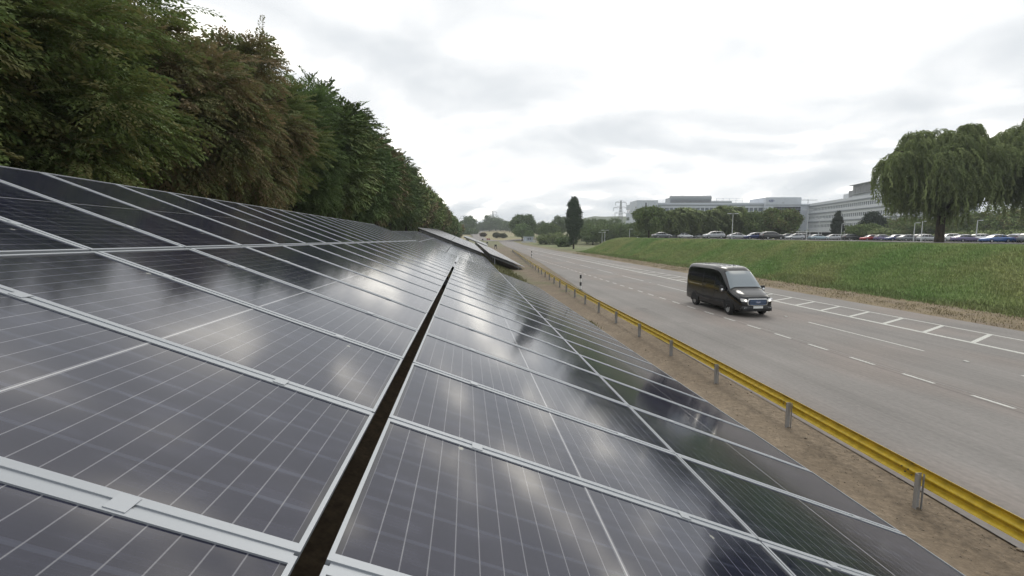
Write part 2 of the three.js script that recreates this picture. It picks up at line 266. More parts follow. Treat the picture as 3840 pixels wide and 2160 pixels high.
function solarTable(label, O, U, V, k0, k1, rows, detail, postGround) {
  const u = new THREE.Vector3(U[0], U[1], -U[2]).normalize(), v = new THREE.Vector3(V[0], V[1], -V[2]).normalize();
  u.addScaledVector(v, -u.dot(v)).normalize(); const z = v.clone().negate(), n = new THREE.Vector3().crossVectors(z, u).normalize();
  const g = thing('solar_table', label, 'solar array'); g.userData.group = 'solar tables along the road';
  g.matrix.makeBasis(u, n, z).setPosition(O[0], O[1], -O[2]); g.matrix.decompose(g.position, g.quaternion, g.scale); g.updateMatrixWorld(true);
  const rnd = rng(17 + Math.round(O[2]));
  const u0 = ROWU[rows[0]], u1 = ROWU[rows[rows.length - 1]] + PL;
  for (const r of rows) for (let k = k0; k < k1; k++) {
    const m = part('solar_panel', detail ? panelGeo : panelFar, detail ? M_CELLS[Math.floor(rnd() * 3)] : M_CELLF, g);
    m.position.set(ROWU[r] + PL / 2, -0.02, -(k + 0.5) * PITCH); m.rotation.set((rnd() - 0.5) * 0.0035, 0, (rnd() - 0.5) * 0.0022);
    if (detail) part('frame', frameGeo, M_ALU, m);
    if (detail > 1 && k > -3 && k < 16) for (const q of [0.22, 0.78]) part('clamp', clampGeo, M_CLAMP, g).position.set(ROWU[r] + PL * q, -0.02, -k * PITCH);
  }
  if (detail) for (const r of rows) { const q = box(PL, 0.012, 0.02); for (const e of [0]) { const gl = []; for (let k = k0 + 1; k < k1; k++) gl.push(box(PL - 0.03, 0.01, 0.024, ROWU[r] + PL / 2, -0.009, -k * PITCH)); part('seam_strip', merge(gl), M_ALU, g).userData.kind = 'stuff'; } }
  const zl = (k1 - k0) * PITCH, zc = -(k0 + k1) / 2 * PITCH;
  for (const r of rows) for (const q of [0.22, 0.78]) part('purlin', box(0.06, 0.09, zl - 0.1, ROWU[r] + PL * q, -0.085, zc), M_GALV, g);
  const inv = g.matrixWorld.clone().invert(), nf = detail > 1 ? 3 : Math.max(2, Math.round(zl / 4.6));
  for (let i = 0; i <= nf; i++) {
    const zz = -(k0 + 0.35 + (k1 - k0 - 0.7) * i / nf) * PITCH;
    part('rafter', box(u1 - u0 - 0.5, 0.12, 0.07, (u0 + u1) / 2, -0.30, zz), M_GALV, g);
    for (const q of rows.length > 2 ? [0.12, 0.5, 0.88] : [0.15, 0.85]) {
      const top = new THREE.Vector3(lerp(u0, u1, q), -0.2, zz).applyMatrix4(g.matrixWorld), gy = ground(top.x, -top.z) - 0.3; if (top.y - gy < 0.15) continue;
      const geo = box(0.1, top.y - gy, 0.06, top.x, (top.y + gy) / 2, top.z); geo.applyMatrix4(inv); part('post', geo, M_GALV, g);
      if (q > 0.5) { const a = new THREE.Vector3(lerp(u0, u1, q), -0.2, zz).applyMatrix4(g.matrixWorld), b = new THREE.Vector3(lerp(u0, u1, q - 0.2), -0.22, zz).applyMatrix4(g.matrixWorld); a.y = lerp(gy + 0.3, a.y, 0.35); const d = b.clone().sub(a), L = d.length(); const bg = box(0.05, L, 0.05); bg.applyMatrix4(new THREE.Matrix4().compose(a.clone().add(b).multiplyScalar(0.5), new THREE.Quaternion().setFromUnitVectors(new THREE.Vector3(0, 1, 0), d.normalize()), new THREE.Vector3(1, 1, 1))); bg.applyMatrix4(inv); part('brace', bg, M_GALV, g); }
    }
  }
  if (detail > 1) part('gap_cover', box(0.068, 0.012, 5.0 * PITCH, -0.0394, -0.012, -(k1 - 2.6) * PITCH), M_ALU, g);
  return g;
}
const U1 = [0.92779, -0.36360, 0.08364];
solarTable('long table of dark solar panels with silver frames split by one black lengthwise gap', [-0.6555, 3.3339, 2.4587], U1, [-0.09325, -0.00892, 0.9956], -12, 20, [0, 1, 2, 3], 2);
solarTable('table of grey reflecting solar panels adjoining the table split by the black gap', [-3.95, 2.80, 26.6], U1, [-0.1061, 0.0066, 0.994], 0, 31, [0, 1, 2, 3], 1);
solarTable('four-row table of pale reflecting solar panels beyond a dark cross gap', [-7.92, 3.52, 63.4], U1, [-0.1044, 0.0076, 0.9945], 0, 43, [0, 1, 2, 3], 0);
solarTable('low two-row table of pale solar panels with its dark underside and posts showing', [-2.653, 2.017, 58.3], [0.9278, -0.3636, 0.0836], [-0.0984, 0.0038, 0.995], 0, 64, [2, 3], 0);
solarTable('farthest table of solar panels near where the road bends', [-12.7, 2.06, 168.3], U1, [-0.06, 0.002, 0.998], 0, 32, [0, 1, 2, 3], 0);

// ---------------------------------------------------------------- guardrail
function wBeam(len) {
  const s = new THREE.Shape(), prof = [], N = 26; for (let i = 0; i <= N; i++) { const t = i / N, y = (t - 0.5) * 0.31; const w = 0.041 * (1 - Math.cos(t * 4 * Math.PI)); prof.push([w, y]); }
  s.moveTo(prof[0][0], prof[0][1]); for (const p of prof.slice(1)) s.lineTo(...p); for (const p of [...prof].reverse()) s.lineTo(p[0] + 0.006, p[1]); s.closePath();
  return new THREE.ExtrudeGeometry(s, { depth: len, bevelEnabled: false, steps: 1 }).translate(0, 0, -len);
}
const yellowTex = tex(256, 256, (u, v) => { const n = tileNoise(u, v, 6, 3.2, 4), k = 0.92 + 0.3 * n; const d = sstep(0.28, 0.42, tileNoise(u, v, 22, 7.2, 3)); return [lerp(0.93 * k, 0.5, d * 0.4), lerp(0.78 * k, 0.4, d * 0.4), lerp(0.20 * k, 0.15, d * 0.4)]; });
const M_YELLOW = new THREE.MeshStandardMaterial({ color: rgb(0.9, 0.96, 1), map: yellowTex, roughness: 0.45 }), M_POST = std(0.36, 0.355, 0.35, 0.7, 0.2), M_BOLT = std(0.2, 0.17, 0.1, 0.6, 0.4);
{
  const g = thing('guardrail', 'yellow corrugated steel guardrail on grey posts along the sandy verge', 'guardrail');
  const beam = wBeam(3.225), boltG = merge([[-0.06, 0.1], [0.06, 0.1], [-0.06, -0.1], [0.06, -0.1], [-0.06, 0.0], [0.06, 0.0]].map(([z, y]) => new THREE.CylinderGeometry(0.014, 0.014, 0.02, 6).rotateZ(Math.PI / 2).translate(0.01 + 0.041 * (1 - Math.cos((y / 0.31 + 0.5) * 4 * Math.PI)) - 0.012, y, z - 0.35)));
  const postG = merge([box(0.11, 0.006, 0.006, 0, 0, 0).scale(1, 1, 1), box(0.006, 1.05, 0.06, -0.05, -0.1, 0), box(0.11, 1.05, 0.006, 0, -0.1, -0.03), box(0.006, 1.05, 0.03, 0.05, -0.1, 0.015)]);
  const pts = []; let F = 7.2; for (let i = 0; i < 5; i++) F -= 3.2; for (; F < 119; F += 3.19) pts.push([railX(F), F]);
  pts.forEach(([X, F], i) => {
    const p = part('post', postG, M_POST, g); p.position.set(X, ground(X, F) + 0.15, -F); p.rotation.y = 0.09;
    if (i < pts.length - 1) { const [X2, F2] = pts[i + 1], a = Math.atan2(-(X2 - X), F2 - F); const b = part('rail_section', beam, M_YELLOW, g); b.position.set(X + 0.075, ground(X, F) + 0.50, -F + 0.0); b.rotation.y = a; b.rotation.x = Math.atan2(ground(X2, F2) - ground(X, F), 3.2); if (F < 40) part('bolt_set', boltG, M_BOLT, b).userData.kind = 'stuff'; }
  });
}

// ---------------------------------------------------------------- marker posts and boards
function markerPost(X, F, h, label) {
  const g = thing('marker_post', label, 'marker post', P(X, F, 0)), m = [std(0.75, 0.75, 0.74, 0.6), std(0.02, 0.02, 0.022, 0.6)];
  for (let i = 0; i < 4; i++) part('band', new THREE.CylinderGeometry(0.075, 0.075, h * 0.24, 12).translate(0, h * (0.05 + 0.12 + 0.24 * i), 0), m[i % 2], g);
  part('base', new THREE.CylinderGeometry(0.085, 0.1, h * 0.06, 12).translate(0, h * 0.025, 0), m[1], g);
}
markerPost(5.35, 37.2, 1.18, 'black and white banded marker post standing behind the yellow guardrail');
markerPost(3.7, 90.5, 1.2, 'small distant black and white marker post at the road edge');
function board(X, F, label) { const g = thing('edge_board', label, 'marker board', P(X, F, 0), 0, 'black boards on the verge'), m = std(0.03, 0.03, 0.032, 0.6), w = std(0.5, 0.48, 0.44, 0.8); part('panel', box(0.7, 0.55, 0.06, 0, 1.0, 0), m, g); for (const s of [-1, 1]) part('leg', box(0.16, 0.75, 0.06, 0.27 * s, 0.35, 0), m, g); part('crossbar', box(0.36, 0.05, 0.04, 0, 0.3, 0), w, g); }
board(-5.0, 147, 'black two-legged board on the sandy verge, largest of the three'); board(-10.2, 198, 'black two-legged board on the verge between the two others'); board(-14.6, 240, 'black two-legged board farthest along the verge toward the bend');

// ---------------------------------------------------------------- lofted vehicle bodies (local: +z front, x across, y up)
function loftBody(st, nphi = 22) {
  const pos = [], idx = [], ring = [];
  const M = nphi + 1 + 4;
  st.forEach(s => {
    const row = [[-s.w * 0.72, s.yb], [-s.w * 0.985, s.yb + 0.05]];
    for (let i = 0; i <= nphi; i++) { const ph = Math.PI * (1 - i / nphi), c = Math.cos(ph), q = Math.sin(ph), e = 2 / s.n; let x = s.w * Math.sign(c) * Math.abs(c) ** e, y = s.ym + (s.yt - s.ym) * Math.abs(q) ** e; x *= 1 - s.tum * sstep(s.belt, s.belt + 1.3, y) * ((y - s.belt) > 0 ? 1 : 0); row.push([x, y]); }
    row.push([s.w * 0.985, s.yb + 0.05], [s.w * 0.72, s.yb]); ring.push(row); for (const p of row) pos.push(p[0], p[1], s.z);
  });
  for (let j = 0; j < st.length - 1; j++) for (let i = 0; i < M - 1; i++) { const a = j * M + i, b = a + 1, c = a + M, d = c + 1; idx.push(a, c, d, a, d, b); }
  for (const [j, f] of [[0, 1], [st.length - 1, -1]]) { const s = st[j], ci = pos.length / 3; pos.push(0, (s.yb + s.yt) / 2, s.z); for (let i = 0; i < M; i++) { const a = j * M + i, b = j * M + (i + 1) % M; f > 0 ? idx.push(ci, a, b) : idx.push(ci, b, a); } }
  const g = new THREE.BufferGeometry(); g.setAttribute('position', new THREE.Float32BufferAttribute(pos, 3)); g.setIndex(idx); g.computeVertexNormals();
  g.setAttribute('uv', new THREE.Float32BufferAttribute(new Float32Array(pos.length / 3 * 2), 2)); return g;
}
function stations(keys, step) { // keys: [a, yb, ym, yt, w, n, tum, belt], a runs from the nose backwards; z = -a
  const out = [], A = keys[0][0], B = keys[keys.length - 1][0], n = Math.ceil((B - A) / step);
  for (let i = 0; i <= n; i++) {
    const a = lerp(A, B, i / n); let k = 0; while (k < keys.length - 2 && keys[k + 1][0] < a) k++;
    const p0 = keys[Math.max(0, k - 1)], p1 = keys[k], p2 = keys[k + 1], p3 = keys[Math.min(keys.length - 1, k + 2)], t = clamp((a - p1[0]) / (p2[0] - p1[0]), 0, 1), h = p2[0] - p1[0];
    const v = j => { const d1 = p2[0] - p0[0] > 0 ? (p2[j] - p0[j]) / (p2[0] - p0[0]) : 0, d2 = p3[0] - p1[0] > 0 ? (p3[j] - p1[j]) / (p3[0] - p1[0]) : 0; const t2 = t * t, t3 = t2 * t; return (2 * t3 - 3 * t2 + 1) * p1[j] + (t3 - 2 * t2 + t) * h * d1 + (-2 * t3 + 3 * t2) * p2[j] + (t3 - t2) * h * d2; };
    out.push({ z: -a, a, yb: v(1), ym: v(2), yt: v(3), w: v(4), n: v(5), tum: v(6), belt: v(7) });
  } return out;
}
function stationAt(st, a) { let i = 0; while (i < st.length - 2 && st[i + 1].a < a) i++; const p = st[i], q = st[i + 1], t = clamp((a - p.a) / (q.a - p.a), 0, 1), o = {}; for (const k in p) o[k] = lerp(p[k], q[k], t); return o; }
function sideX(st, a, y) { const s = stationAt(st, a); let x = s.w; if (y > s.ym) { const q = clamp((y - s.ym) / (s.yt - s.ym), 0, 1); const sp = q ** (s.n / 2), c = Math.sqrt(Math.max(0, 1 - sp * sp)); x = s.w * c ** (2 / s.n); } return x * (1 - s.tum * sstep(s.belt, s.belt + 1.3, y) * (y > s.belt ? 1 : 0)); }
function sidePatch(st, side, a0, a1, lo, hi, off = 0.008, na = 12, ny = 6) { // quad patch lying on the body side; lo/hi are functions of a
  const pos = [], idx = [], uv = []; for (let i = 0; i <= na; i++) for (let j = 0; j <= ny; j++) { const a = lerp(a0, a1, i / na), y = lerp(lo(a), hi(a), j / ny); pos.push(side * (sideX(st, a, y) + off), y, -a); uv.push(i / na, j / ny); }
  for (let i = 0; i < na; i++) for (let j = 0; j < ny; j++) { const p = i * (ny + 1) + j, q = p + ny + 1; side < 0 ? idx.push(p, q + 1, q, p, p + 1, q + 1) : idx.push(p, q, q + 1, p, q + 1, p + 1); }
  const g = new THREE.BufferGeometry(); g.setAttribute('position', new THREE.Float32BufferAttribute(pos, 3)); g.setAttribute('uv', new THREE.Float32BufferAttribute(uv, 2)); g.setIndex(idx); g.computeVertexNormals(); return g;
}
function topPatch(st, a0, a1, frac, off = 0.008, na = 10, nx = 16, inset = 0) { // patch over the top surface between two stations, |x| <= frac(a) of the width
  const pos = [], idx = [], uv = []; for (let i = 0; i <= na; i++) for (let j = 0; j <= nx; j++) { const a = lerp(a0, a1, i / na), s = stationAt(st, a), e = 2 / s.n, f = lerp(-1, 1, j / nx) * frac(a), c = Math.abs(f) ** (s.n / 2), q = Math.sqrt(Math.max(0, 1 - c * c)); const y = s.ym + (s.yt - s.ym) * q ** e; let x = s.w * f; x *= 1 - s.tum * sstep(s.belt, s.belt + 1.3, y); pos.push(x, y + off * 0.75, -a + off * 0.75); uv.push(j / nx, i / na); }
  for (let i = 0; i < na; i++) for (let j = 0; j < nx; j++) { const p = i * (nx + 1) + j, q = p + nx + 1; idx.push(p, p + 1, q + 1, p, q + 1, q); }
  const g = new THREE.BufferGeometry(); g.setAttribute('position', new THREE.Float32BufferAttribute(pos, 3)); g.setAttribute('uv', new THREE.Float32BufferAttribute(uv, 2)); g.setIndex(idx); g.computeVertexNormals(); return g;
}
const M_GLASSD = new THREE.MeshPhysicalMaterial({ color: rgb(0.012, 0.014, 0.016), roughness: 0.05, clearcoat: 1, side: THREE.DoubleSide }), M_TYRE = std(0.016, 0.016, 0.017, 0.9), M_RIM = std(0.55, 0.56, 0.57, 0.35, 0.7), M_BLACKP = std(0.022, 0.022, 0.024, 0.6), M_CHROME = std(0.7, 0.71, 0.72, 0.25, 0.8), M_LAMP = new THREE.MeshPhysicalMaterial({ color: rgb(0.62, 0.63, 0.64), roughness: 0.12, clearcoat: 1 });
function wheelGeo(r, w) { return { tyre: new THREE.LatheGeometry([[r * 0.62, -w / 2], [r * 0.9, -w / 2], [r * 0.985, -w * 0.36], [r, -w * 0.2], [r, w * 0.2], [r * 0.985, w * 0.36], [r * 0.9, w / 2], [r * 0.62, w / 2]].map(p => new THREE.Vector2(...p)), 28).rotateZ(Math.PI / 2), rim: merge([new THREE.CylinderGeometry(r * 0.63, r * 0.63, w * 0.5, 24).rotateZ(Math.PI / 2), ...[0, 1, 2, 3, 4].map(i => box(0.02, r * 0.56, r * 0.2, w * 0.36, r * 0.32, 0).rotateX(i * Math.PI * 2 / 5)), new THREE.CylinderGeometry(r * 0.17, r * 0.17, w * 0.2, 12).rotateZ(Math.PI / 2).translate(w * 0.32, 0, 0), new THREE.TorusGeometry(r * 0.6, r * 0.045, 8, 24).rotateY(Math.PI / 2).translate(w * 0.36, 0, 0)]), hub: new THREE.CylinderGeometry(r * 0.6, r * 0.6, w * 0.4, 20).rotateZ(Math.PI / 2) }; }
function addWheel(parent, geo, x, y, z) { const w = part('wheel', geo.hub, M_BLACKP, parent); w.position.set(x, y, z); if (x < 0) w.rotation.y = Math.PI; part('tyre', geo.tyre, M_TYRE, w); part('rim', geo.rim, M_RIM, w); return w; }

function textPlate(w, h, draw) { const c = document.createElement('canvas'); c.width = w; c.height = h; const x = c.getContext('2d'); draw(x, w, h); const t = new THREE.CanvasTexture(c); t.colorSpace = THREE.SRGBColorSpace; return t; }
const badgeTex = textPlate(512, 256, (x, w, h) => {
  x.fillStyle = '#1c3f7c'; x.fillRect(0, 0, w, h);
  x.fillStyle = '#eef1f4'; x.beginPath(); x.ellipse(w / 2, h / 2, w * 0.49, h * 0.48, 0, 0, 7); x.fill();
  x.fillStyle = '#16356f'; x.beginPath(); x.ellipse(w / 2, h / 2, w * 0.455, h * 0.42, 0, 0, 7); x.fill();
  x.fillStyle = '#ffffff'; x.font = 'italic bold 150px serif'; x.textAlign = 'center'; x.textBaseline = 'middle'; x.fillText('Ford', w / 2, h / 2 + 6);
});
const M_BADGE = new THREE.MeshStandardMaterial({ map: badgeTex, roughness: 0.4 });
function badgeGeo(w, h, d) { const s = new THREE.Shape(); s.absellipse(0, 0, w / 2, h / 2, 0, Math.PI * 2, false, 0); const g = new THREE.ExtrudeGeometry(s, { depth: d, bevelEnabled: false, curveSegments: 28 }); const p = g.attributes.position, uv = g.attributes.uv; for (let i = 0; i < p.count; i++) uv.setXY(i, p.getX(i) / w + 0.5, p.getY(i) / h + 0.5); return g; }

// ---------------------------------------------------------------- the van
{
  const van = thing('panel_van', 'black high-roof panel van with lit headlights driving on the road', 'van', [12.45, 0.014, -27.66], 0.0997);
  const M_VAN = new THREE.MeshPhysicalMaterial({ color: rgb(0.005, 0.0052, 0.006), roughness: 0.13, metalness: 0, clearcoat: 0.25, clearcoatRoughness: 0.05 });
  //            a     yb    ym    yt    w     n    tum  belt
  const st = stations([[0.00, 0.34, 0.50, 0.98, 0.70, 3.2, 0.00, 1.3], [0.06, 0.31, 0.52, 1.06, 0.82, 3.6, 0.00, 1.3], [0.18, 0.30, 0.55, 1.13, 0.90, 4.2, 0.00, 1.3], [0.45, 0.30, 0.60, 1.23, 0.965, 4.6, 0.0, 1.3], [0.80, 0.30, 0.70, 1.34, 0.99, 5.0, 0.04, 1.25], [1.02, 0.30, 0.75, 1.45, 1.0, 5.2, 0.10, 1.25], [1.40, 0.30, 0.80, 1.83, 1.0, 5.6, 0.13, 1.25], [1.80, 0.30, 0.80, 2.20, 1.01, 6.2, 0.13, 1.25], [2.08, 0.30, 0.80, 2.40, 1.015, 7, 0.13, 1.25], [2.45, 0.30, 0.80, 2.50, 1.02, 8, 0.12, 1.25], [3.2, 0.30, 0.80, 2.535, 1.025, 9, 0.115, 1.25], [5.0, 0.30, 0.80, 2.53, 1.025, 9, 0.115, 1.25], [5.75, 0.34, 0.80, 2.50, 1.015, 9, 0.115, 1.25], [5.93, 0.38, 0.80, 2.45, 0.99, 8, 0.115, 1.25], [5.98, 0.42, 0.80, 2.38, 0.95, 7, 0.115, 1.25]], 0.06);
  for (const s of st) s.z += 2.99;
  const body = part('body', loftBody(st, 44), M_VAN, van);
  const back = g => g.translate(0, 0, 2.99);
  // windscreen: real sheet of glass over the raked part of the body
  const M_SCREEN = new THREE.MeshPhysicalMaterial({ color: rgb(0.20, 0.235, 0.255), roughness: 0.06, clearcoat: 1, clearcoatRoughness: 0.03 });
  part('windscreen', back(topPatch(st, 1.06, 1.90, a => lerp(0.90, 0.83, (a - 1.06) / 0.84), 0.014)), M_SCREEN, van);
  part('windscreen_surround', back(topPatch(st, 0.99, 1.93, a => lerp(0.925, 0.85, (a - 1.0) / 0.9), 0.006)), M_BLACKP, van);
  const wl = a => 1.29 + 0.02 * (a - 1.3), wh = a => Math.min(1.36 + (a - 1.22) * 0.78, 1.93);
  for (const s of [-1, 1]) {
    part('side_window', back(sidePatch(st, s, 1.30, 2.42, wl, wh, 0.009)), M_GLASSD, van);
    part('door_seam', back(sidePatch(st, s, 2.50, 2.52, () => 0.45, () => 1.98, 0.004, 1, 10)), M_BLACKP, van);
    part('door_seam', back(sidePatch(st, s, 1.22, 1.238, () => 0.45, () => 1.30, 0.004, 1, 6)), M_BLACKP, van);
    part('door_seam', back(sidePatch(st, s, 3.82, 3.838, () => 0.45, () => 2.25, 0.004, 1, 10)), M_BLACKP, van);
    part('rub_strip', back(sidePatch(st, s, 1.42, 4.55, () => 0.60, () => 0.73, 0.022, 16, 3)), M_BLACKP, van);
    part('crease_moulding', back(sidePatch(st, s, 2.6, 5.6, () => 1.50, () => 1.525, 0.014, 16, 2)), M_VAN, van);
    part('slide_rail', back(sidePatch(st, s, 3.9, 5.5, () => 1.325, () => 1.36, 0.014, 12, 2)), M_CHROME, van);
    part('roof_gutter', back(sidePatch(st, s, 2.3, 5.85, () => 2.33, () => 2.36, 0.018, 16, 2)), M_VAN, van);
    part('door_handle', box(0.035, 0.045, 0.2, s * 1.02, 1.16, 2.99 - 2.28), M_BLACKP, van);
    for (const a of [1.0, 4.75]) {
      const arch = (r, off, m, n) => { const pos = [], idx = [], K = 22; for (let i = 0; i <= K; i++) { const th = Math.PI * i / K; for (const q of [0.0, r]) { const aa = a + Math.cos(th) * q, y = Math.max(0.3, 0.345 + Math.sin(th) * q * 1.02); pos.push(s * (sideX(st, aa, y) + off), y, 2.99 - aa); } } for (let i = 0; i < K; i++) { const p = i * 2; s > 0 ? idx.push(p, p + 1, p + 3, p, p + 3, p + 2) : idx.push(p, p + 3, p + 1, p, p + 2, p + 3); } const g = new THREE.BufferGeometry(); g.setAttribute('position', new THREE.Float32BufferAttribute(pos, 3)); g.setIndex(idx); g.computeVertexNormals(); return part(n, g, m, van); };
      arch(0.50, 0.010, M_BLACKP, 'arch_trim'); arch(0.425, 0.016, M_TYRE, 'wheel_well');
    }
    const mir = part('mirror', merge([box(0.17, 0.30, 0.12, s * 1.19, 1.36, 2.99 - 1.42), box(0.15, 0.06, 0.08, s * 1.06, 1.27, 2.99 - 1.44)]), M_BLACKP, van);
    part('mirror_glass', box(0.14, 0.24, 0.01, s * 1.19, 1.37, 2.99 - 1.49), M_CHROME, mir);
    part('mirror_cap', new THREE.SphereGeometry(0.09, 14, 10).scale(0.95, 1.1, 0.7).translate(s * 1.19, 1.30, 2.99 - 1.36), M_CHROME, mir);
  }
  // front face
  const F0 = 2.99;
  part('bumper', merge([new THREE.CapsuleGeometry(0.17, 1.36, 8, 20).rotateZ(Math.PI / 2).scale(1, 0.95, 0.85).translate(0, 0.46, F0 - 0.06), box(1.72, 0.16, 0.3, 0, 0.40, F0 - 0.2)]), M_BLACKP, van);
  part('lower_grille', box(1.0, 0.10, 0.03, 0, 0.42, F0 + 0.085), std(0.01, 0.01, 0.011, 0.5), van);
  const gr = new THREE.Shape(); gr.moveTo(-0.50, 0.66); gr.quadraticCurveTo(-0.56, 0.80, -0.47, 0.95); gr.lineTo(0.47, 0.95); gr.quadraticCurveTo(0.56, 0.80, 0.50, 0.66); gr.quadraticCurveTo(0, 0.61, -0.5, 0.66);
  const grille = part('grille', new THREE.ExtrudeGeometry(gr, { depth: 0.05, bevelEnabled: true, bevelSize: 0.03, bevelThickness: 0.02, bevelSegments: 3 }).translate(0, 0, F0 - 0.02), M_CHROME, van);
  part('grille_mesh', new THREE.ExtrudeGeometry(gr, { depth: 0.02, bevelEnabled: false }).scale(0.96, 0.92, 1).translate(0, 0.065, F0 + 0.04), std(0.012, 0.02, 0.05, 0.4), grille);
  const M_BLUE = std(0.18, 0.26, 0.42, 0.3, 0.4);
  for (let i = 0; i < 4; i++) part('grille_bar', box(0.88 - Math.abs(i - 1.5) * 0.03, 0.022, 0.02, 0, 0.695 + i * 0.072, F0 + 0.065), M_BLUE, grille);
  part('badge', badgeGeo(0.25, 0.11, 0.02).translate(0, 0.81, F0 + 0.07), M_BADGE, grille);
  part('number_plate', box(0.52, 0.12, 0.015, 0, 0.545, F0 + 0.10), std(0.72, 0.73, 0.72, 0.5), van);
  for (const s of [-1, 1]) {
    const hs = new THREE.Shape(); hs.moveTo(0, 0); hs.lineTo(0.28, 0.03); hs.quadraticCurveTo(0.33, 0.10, 0.29, 0.16); hs.lineTo(0.05, 0.13); hs.quadraticCurveTo(-0.02, 0.08, 0, 0);
    const hg = new THREE.ExtrudeGeometry(hs, { depth: 0.10, bevelEnabled: true, bevelSize: 0.012, bevelThickness: 0.012, bevelSegments: 2 }); if (s < 0) hg.scale(-1, 1, 1);
    hg.rotateY(s * 0.32).translate(s * 0.55, 0.82, F0 - 0.055); if (s < 0) { const ix = hg.attributes.position; for (let i = 0; i < ix.count; i += 3) { for (const nme of ['position', 'normal', 'uv']) { const at = hg.attributes[nme], k = at.itemSize; for (let c = 0; c < k; c++) { const t = at.array[(i + 1) * k + c]; at.array[(i + 1) * k + c] = at.array[(i + 2) * k + c]; at.array[(i + 2) * k + c] = t; } } } }
    const lamp = part('headlight', hg, M_LAMP, van);
    const bulb = part('bulb', new THREE.SphereGeometry(0.045, 12, 8).scale(1.6, 0.8, 0.6).translate(s * 0.66, 0.895, F0 + 0.03), new THREE.MeshStandardMaterial({ color: rgb(1, 0.97, 0.9), emissive: rgb(1, 0.93, 0.82), emissiveIntensity: 1.1 }), lamp);
    const spot = new THREE.PointLight(new THREE.Color(1, 0.93, 0.82), 0.04); spot.position.set(s * 0.66, 0.895, F0 + 0.11); spot.castShadow = true; van.add(spot); spot.name = 'headlight_glow';
    part('fog_lamp', box(0.16, 0.05, 0.03, s * 0.66, 0.50, F0 + 0.06), M_LAMP, van);
    part('bonnet_vent', back(topPatch(st, 0.86, 0.93, () => 1, 0.008, 2, 2)).scale(0.13, 1, 1).translate(s * 0.34, 0.002, 0), M_BLACKP, van);
    part('wiper', new THREE.CylinderGeometry(0.009, 0.009, 0.62, 6).rotateZ(Math.PI / 2 + 0.05).translate(s * 0.36 - 0.05, 1.475, 2.99 - 1.03), M_BLACKP, van);
  }
  const wg = wheelGeo(0.345, 0.24); for (const s of [-1, 1]) for (const a of [1.0, 4.75]) addWheel(van, wg, s * 0.915, 0.345, 2.99 - a);
  part('underbody', box(1.6, 0.2, 5.2, 0, 0.33, -0.1), M_TYRE, van);
  part('aerial', new THREE.CylinderGeometry(0.007, 0.012, 0.22, 6).rotateX(-0.5).translate(0, 2.6, 2.99 - 2.4), M_BLACKP, van);
  for (let i = -2; i <= 2; i++) part('roof_rib', new THREE.CapsuleGeometry(0.018, 3.0, 3, 8).rotateX(Math.PI / 2).translate(i * 0.3, 2.528 - Math.abs(i) * 0.004, -1.2), M_VAN, van);
}

// ---------------------------------------------------------------- parked cars
const carKinds = {
  hatchback: { L: 4.1, keys: [[0, 0.3, 0.4, 0.66, 0.66, 3.2], [0.12, 0.24, 0.45, 0.76, 0.8, 4], [0.7, 0.22, 0.5, 0.88, 0.88, 5], [1.2, 0.22, 0.5, 0.97, 0.89, 5], [2.6, 0.22, 0.5, 1.0, 0.89, 5], [3.7, 0.24, 0.5, 1.02, 0.87, 5], [4.02, 0.3, 0.5, 0.95, 0.8, 4], [4.1, 0.36, 0.5, 0.85, 0.72, 3.4]], top: [[0.95, 0.88, 0.9, 0.94, 0.70, 4], [1.45, 0.88, 0.9, 1.28, 0.72, 4.5], [1.95, 0.9, 0.92, 1.46, 0.71, 5], [2.9, 0.9, 0.92, 1.47, 0.70, 5], [3.6, 0.9, 0.92, 1.36, 0.66, 4.5], [3.98, 0.9, 0.92, 0.99, 0.6, 4]], roof: [1.75, 3.45], wb: [0.75, 3.3], r: 0.31 },
  suv: { L: 4.6, keys: [[0, 0.4, 0.5, 0.86, 0.7, 3.4], [0.12, 0.3, 0.55, 0.98, 0.85, 4], [0.7, 0.28, 0.6, 1.08, 0.92, 5], [1.25, 0.28, 0.6, 1.14, 0.93, 5], [2.9, 0.28, 0.6, 1.17, 0.93, 5], [4.2, 0.3, 0.6, 1.18, 0.91, 5], [4.52, 0.36, 0.6, 1.1, 0.85, 4], [4.6, 0.42, 0.6, 1.0, 0.78, 3.4]], top: [[1.05, 1.02, 1.05, 1.1, 0.74, 4], [1.6, 1.05, 1.06, 1.46, 0.76, 4.5], [2.05, 1.05, 1.08, 1.64, 0.74, 5], [3.2, 1.05, 1.08, 1.66, 0.73, 5], [4.1, 1.05, 1.08, 1.55, 0.69, 4.5], [4.5, 1.05, 1.08, 1.15, 0.64, 4]], roof: [1.9, 4.0], wb: [0.85, 3.6], r: 0.36 },
  saloon: { L: 4.7, keys: [[0, 0.3, 0.4, 0.64, 0.66, 3.2], [0.12, 0.22, 0.45, 0.74, 0.82, 4], [0.8, 0.2, 0.5, 0.86, 0.9, 5], [1.35, 0.2, 0.5, 0.94, 0.91, 5], [3.0, 0.2, 0.5, 0.98, 0.91, 5], [4.2, 0.22, 0.5, 0.98, 0.88, 5], [4.62, 0.3, 0.5, 0.92, 0.8, 4], [4.7, 0.36, 0.5, 0.82, 0.72, 3.4]], top: [[1.1, 0.86, 0.88, 0.92, 0.70, 4], [1.7, 0.86, 0.88, 1.26, 0.71, 4.5], [2.2, 0.88, 0.9, 1.42, 0.69, 5], [3.0, 0.88, 0.9, 1.42, 0.68, 5], [3.7, 0.88, 0.9, 1.26, 0.66, 4.5], [4.25, 0.88, 0.9, 0.97, 0.62, 4]], roof: [2.0, 3.4], wb: [0.85, 3.65], r: 0.32 },
};
const carGeo = {};
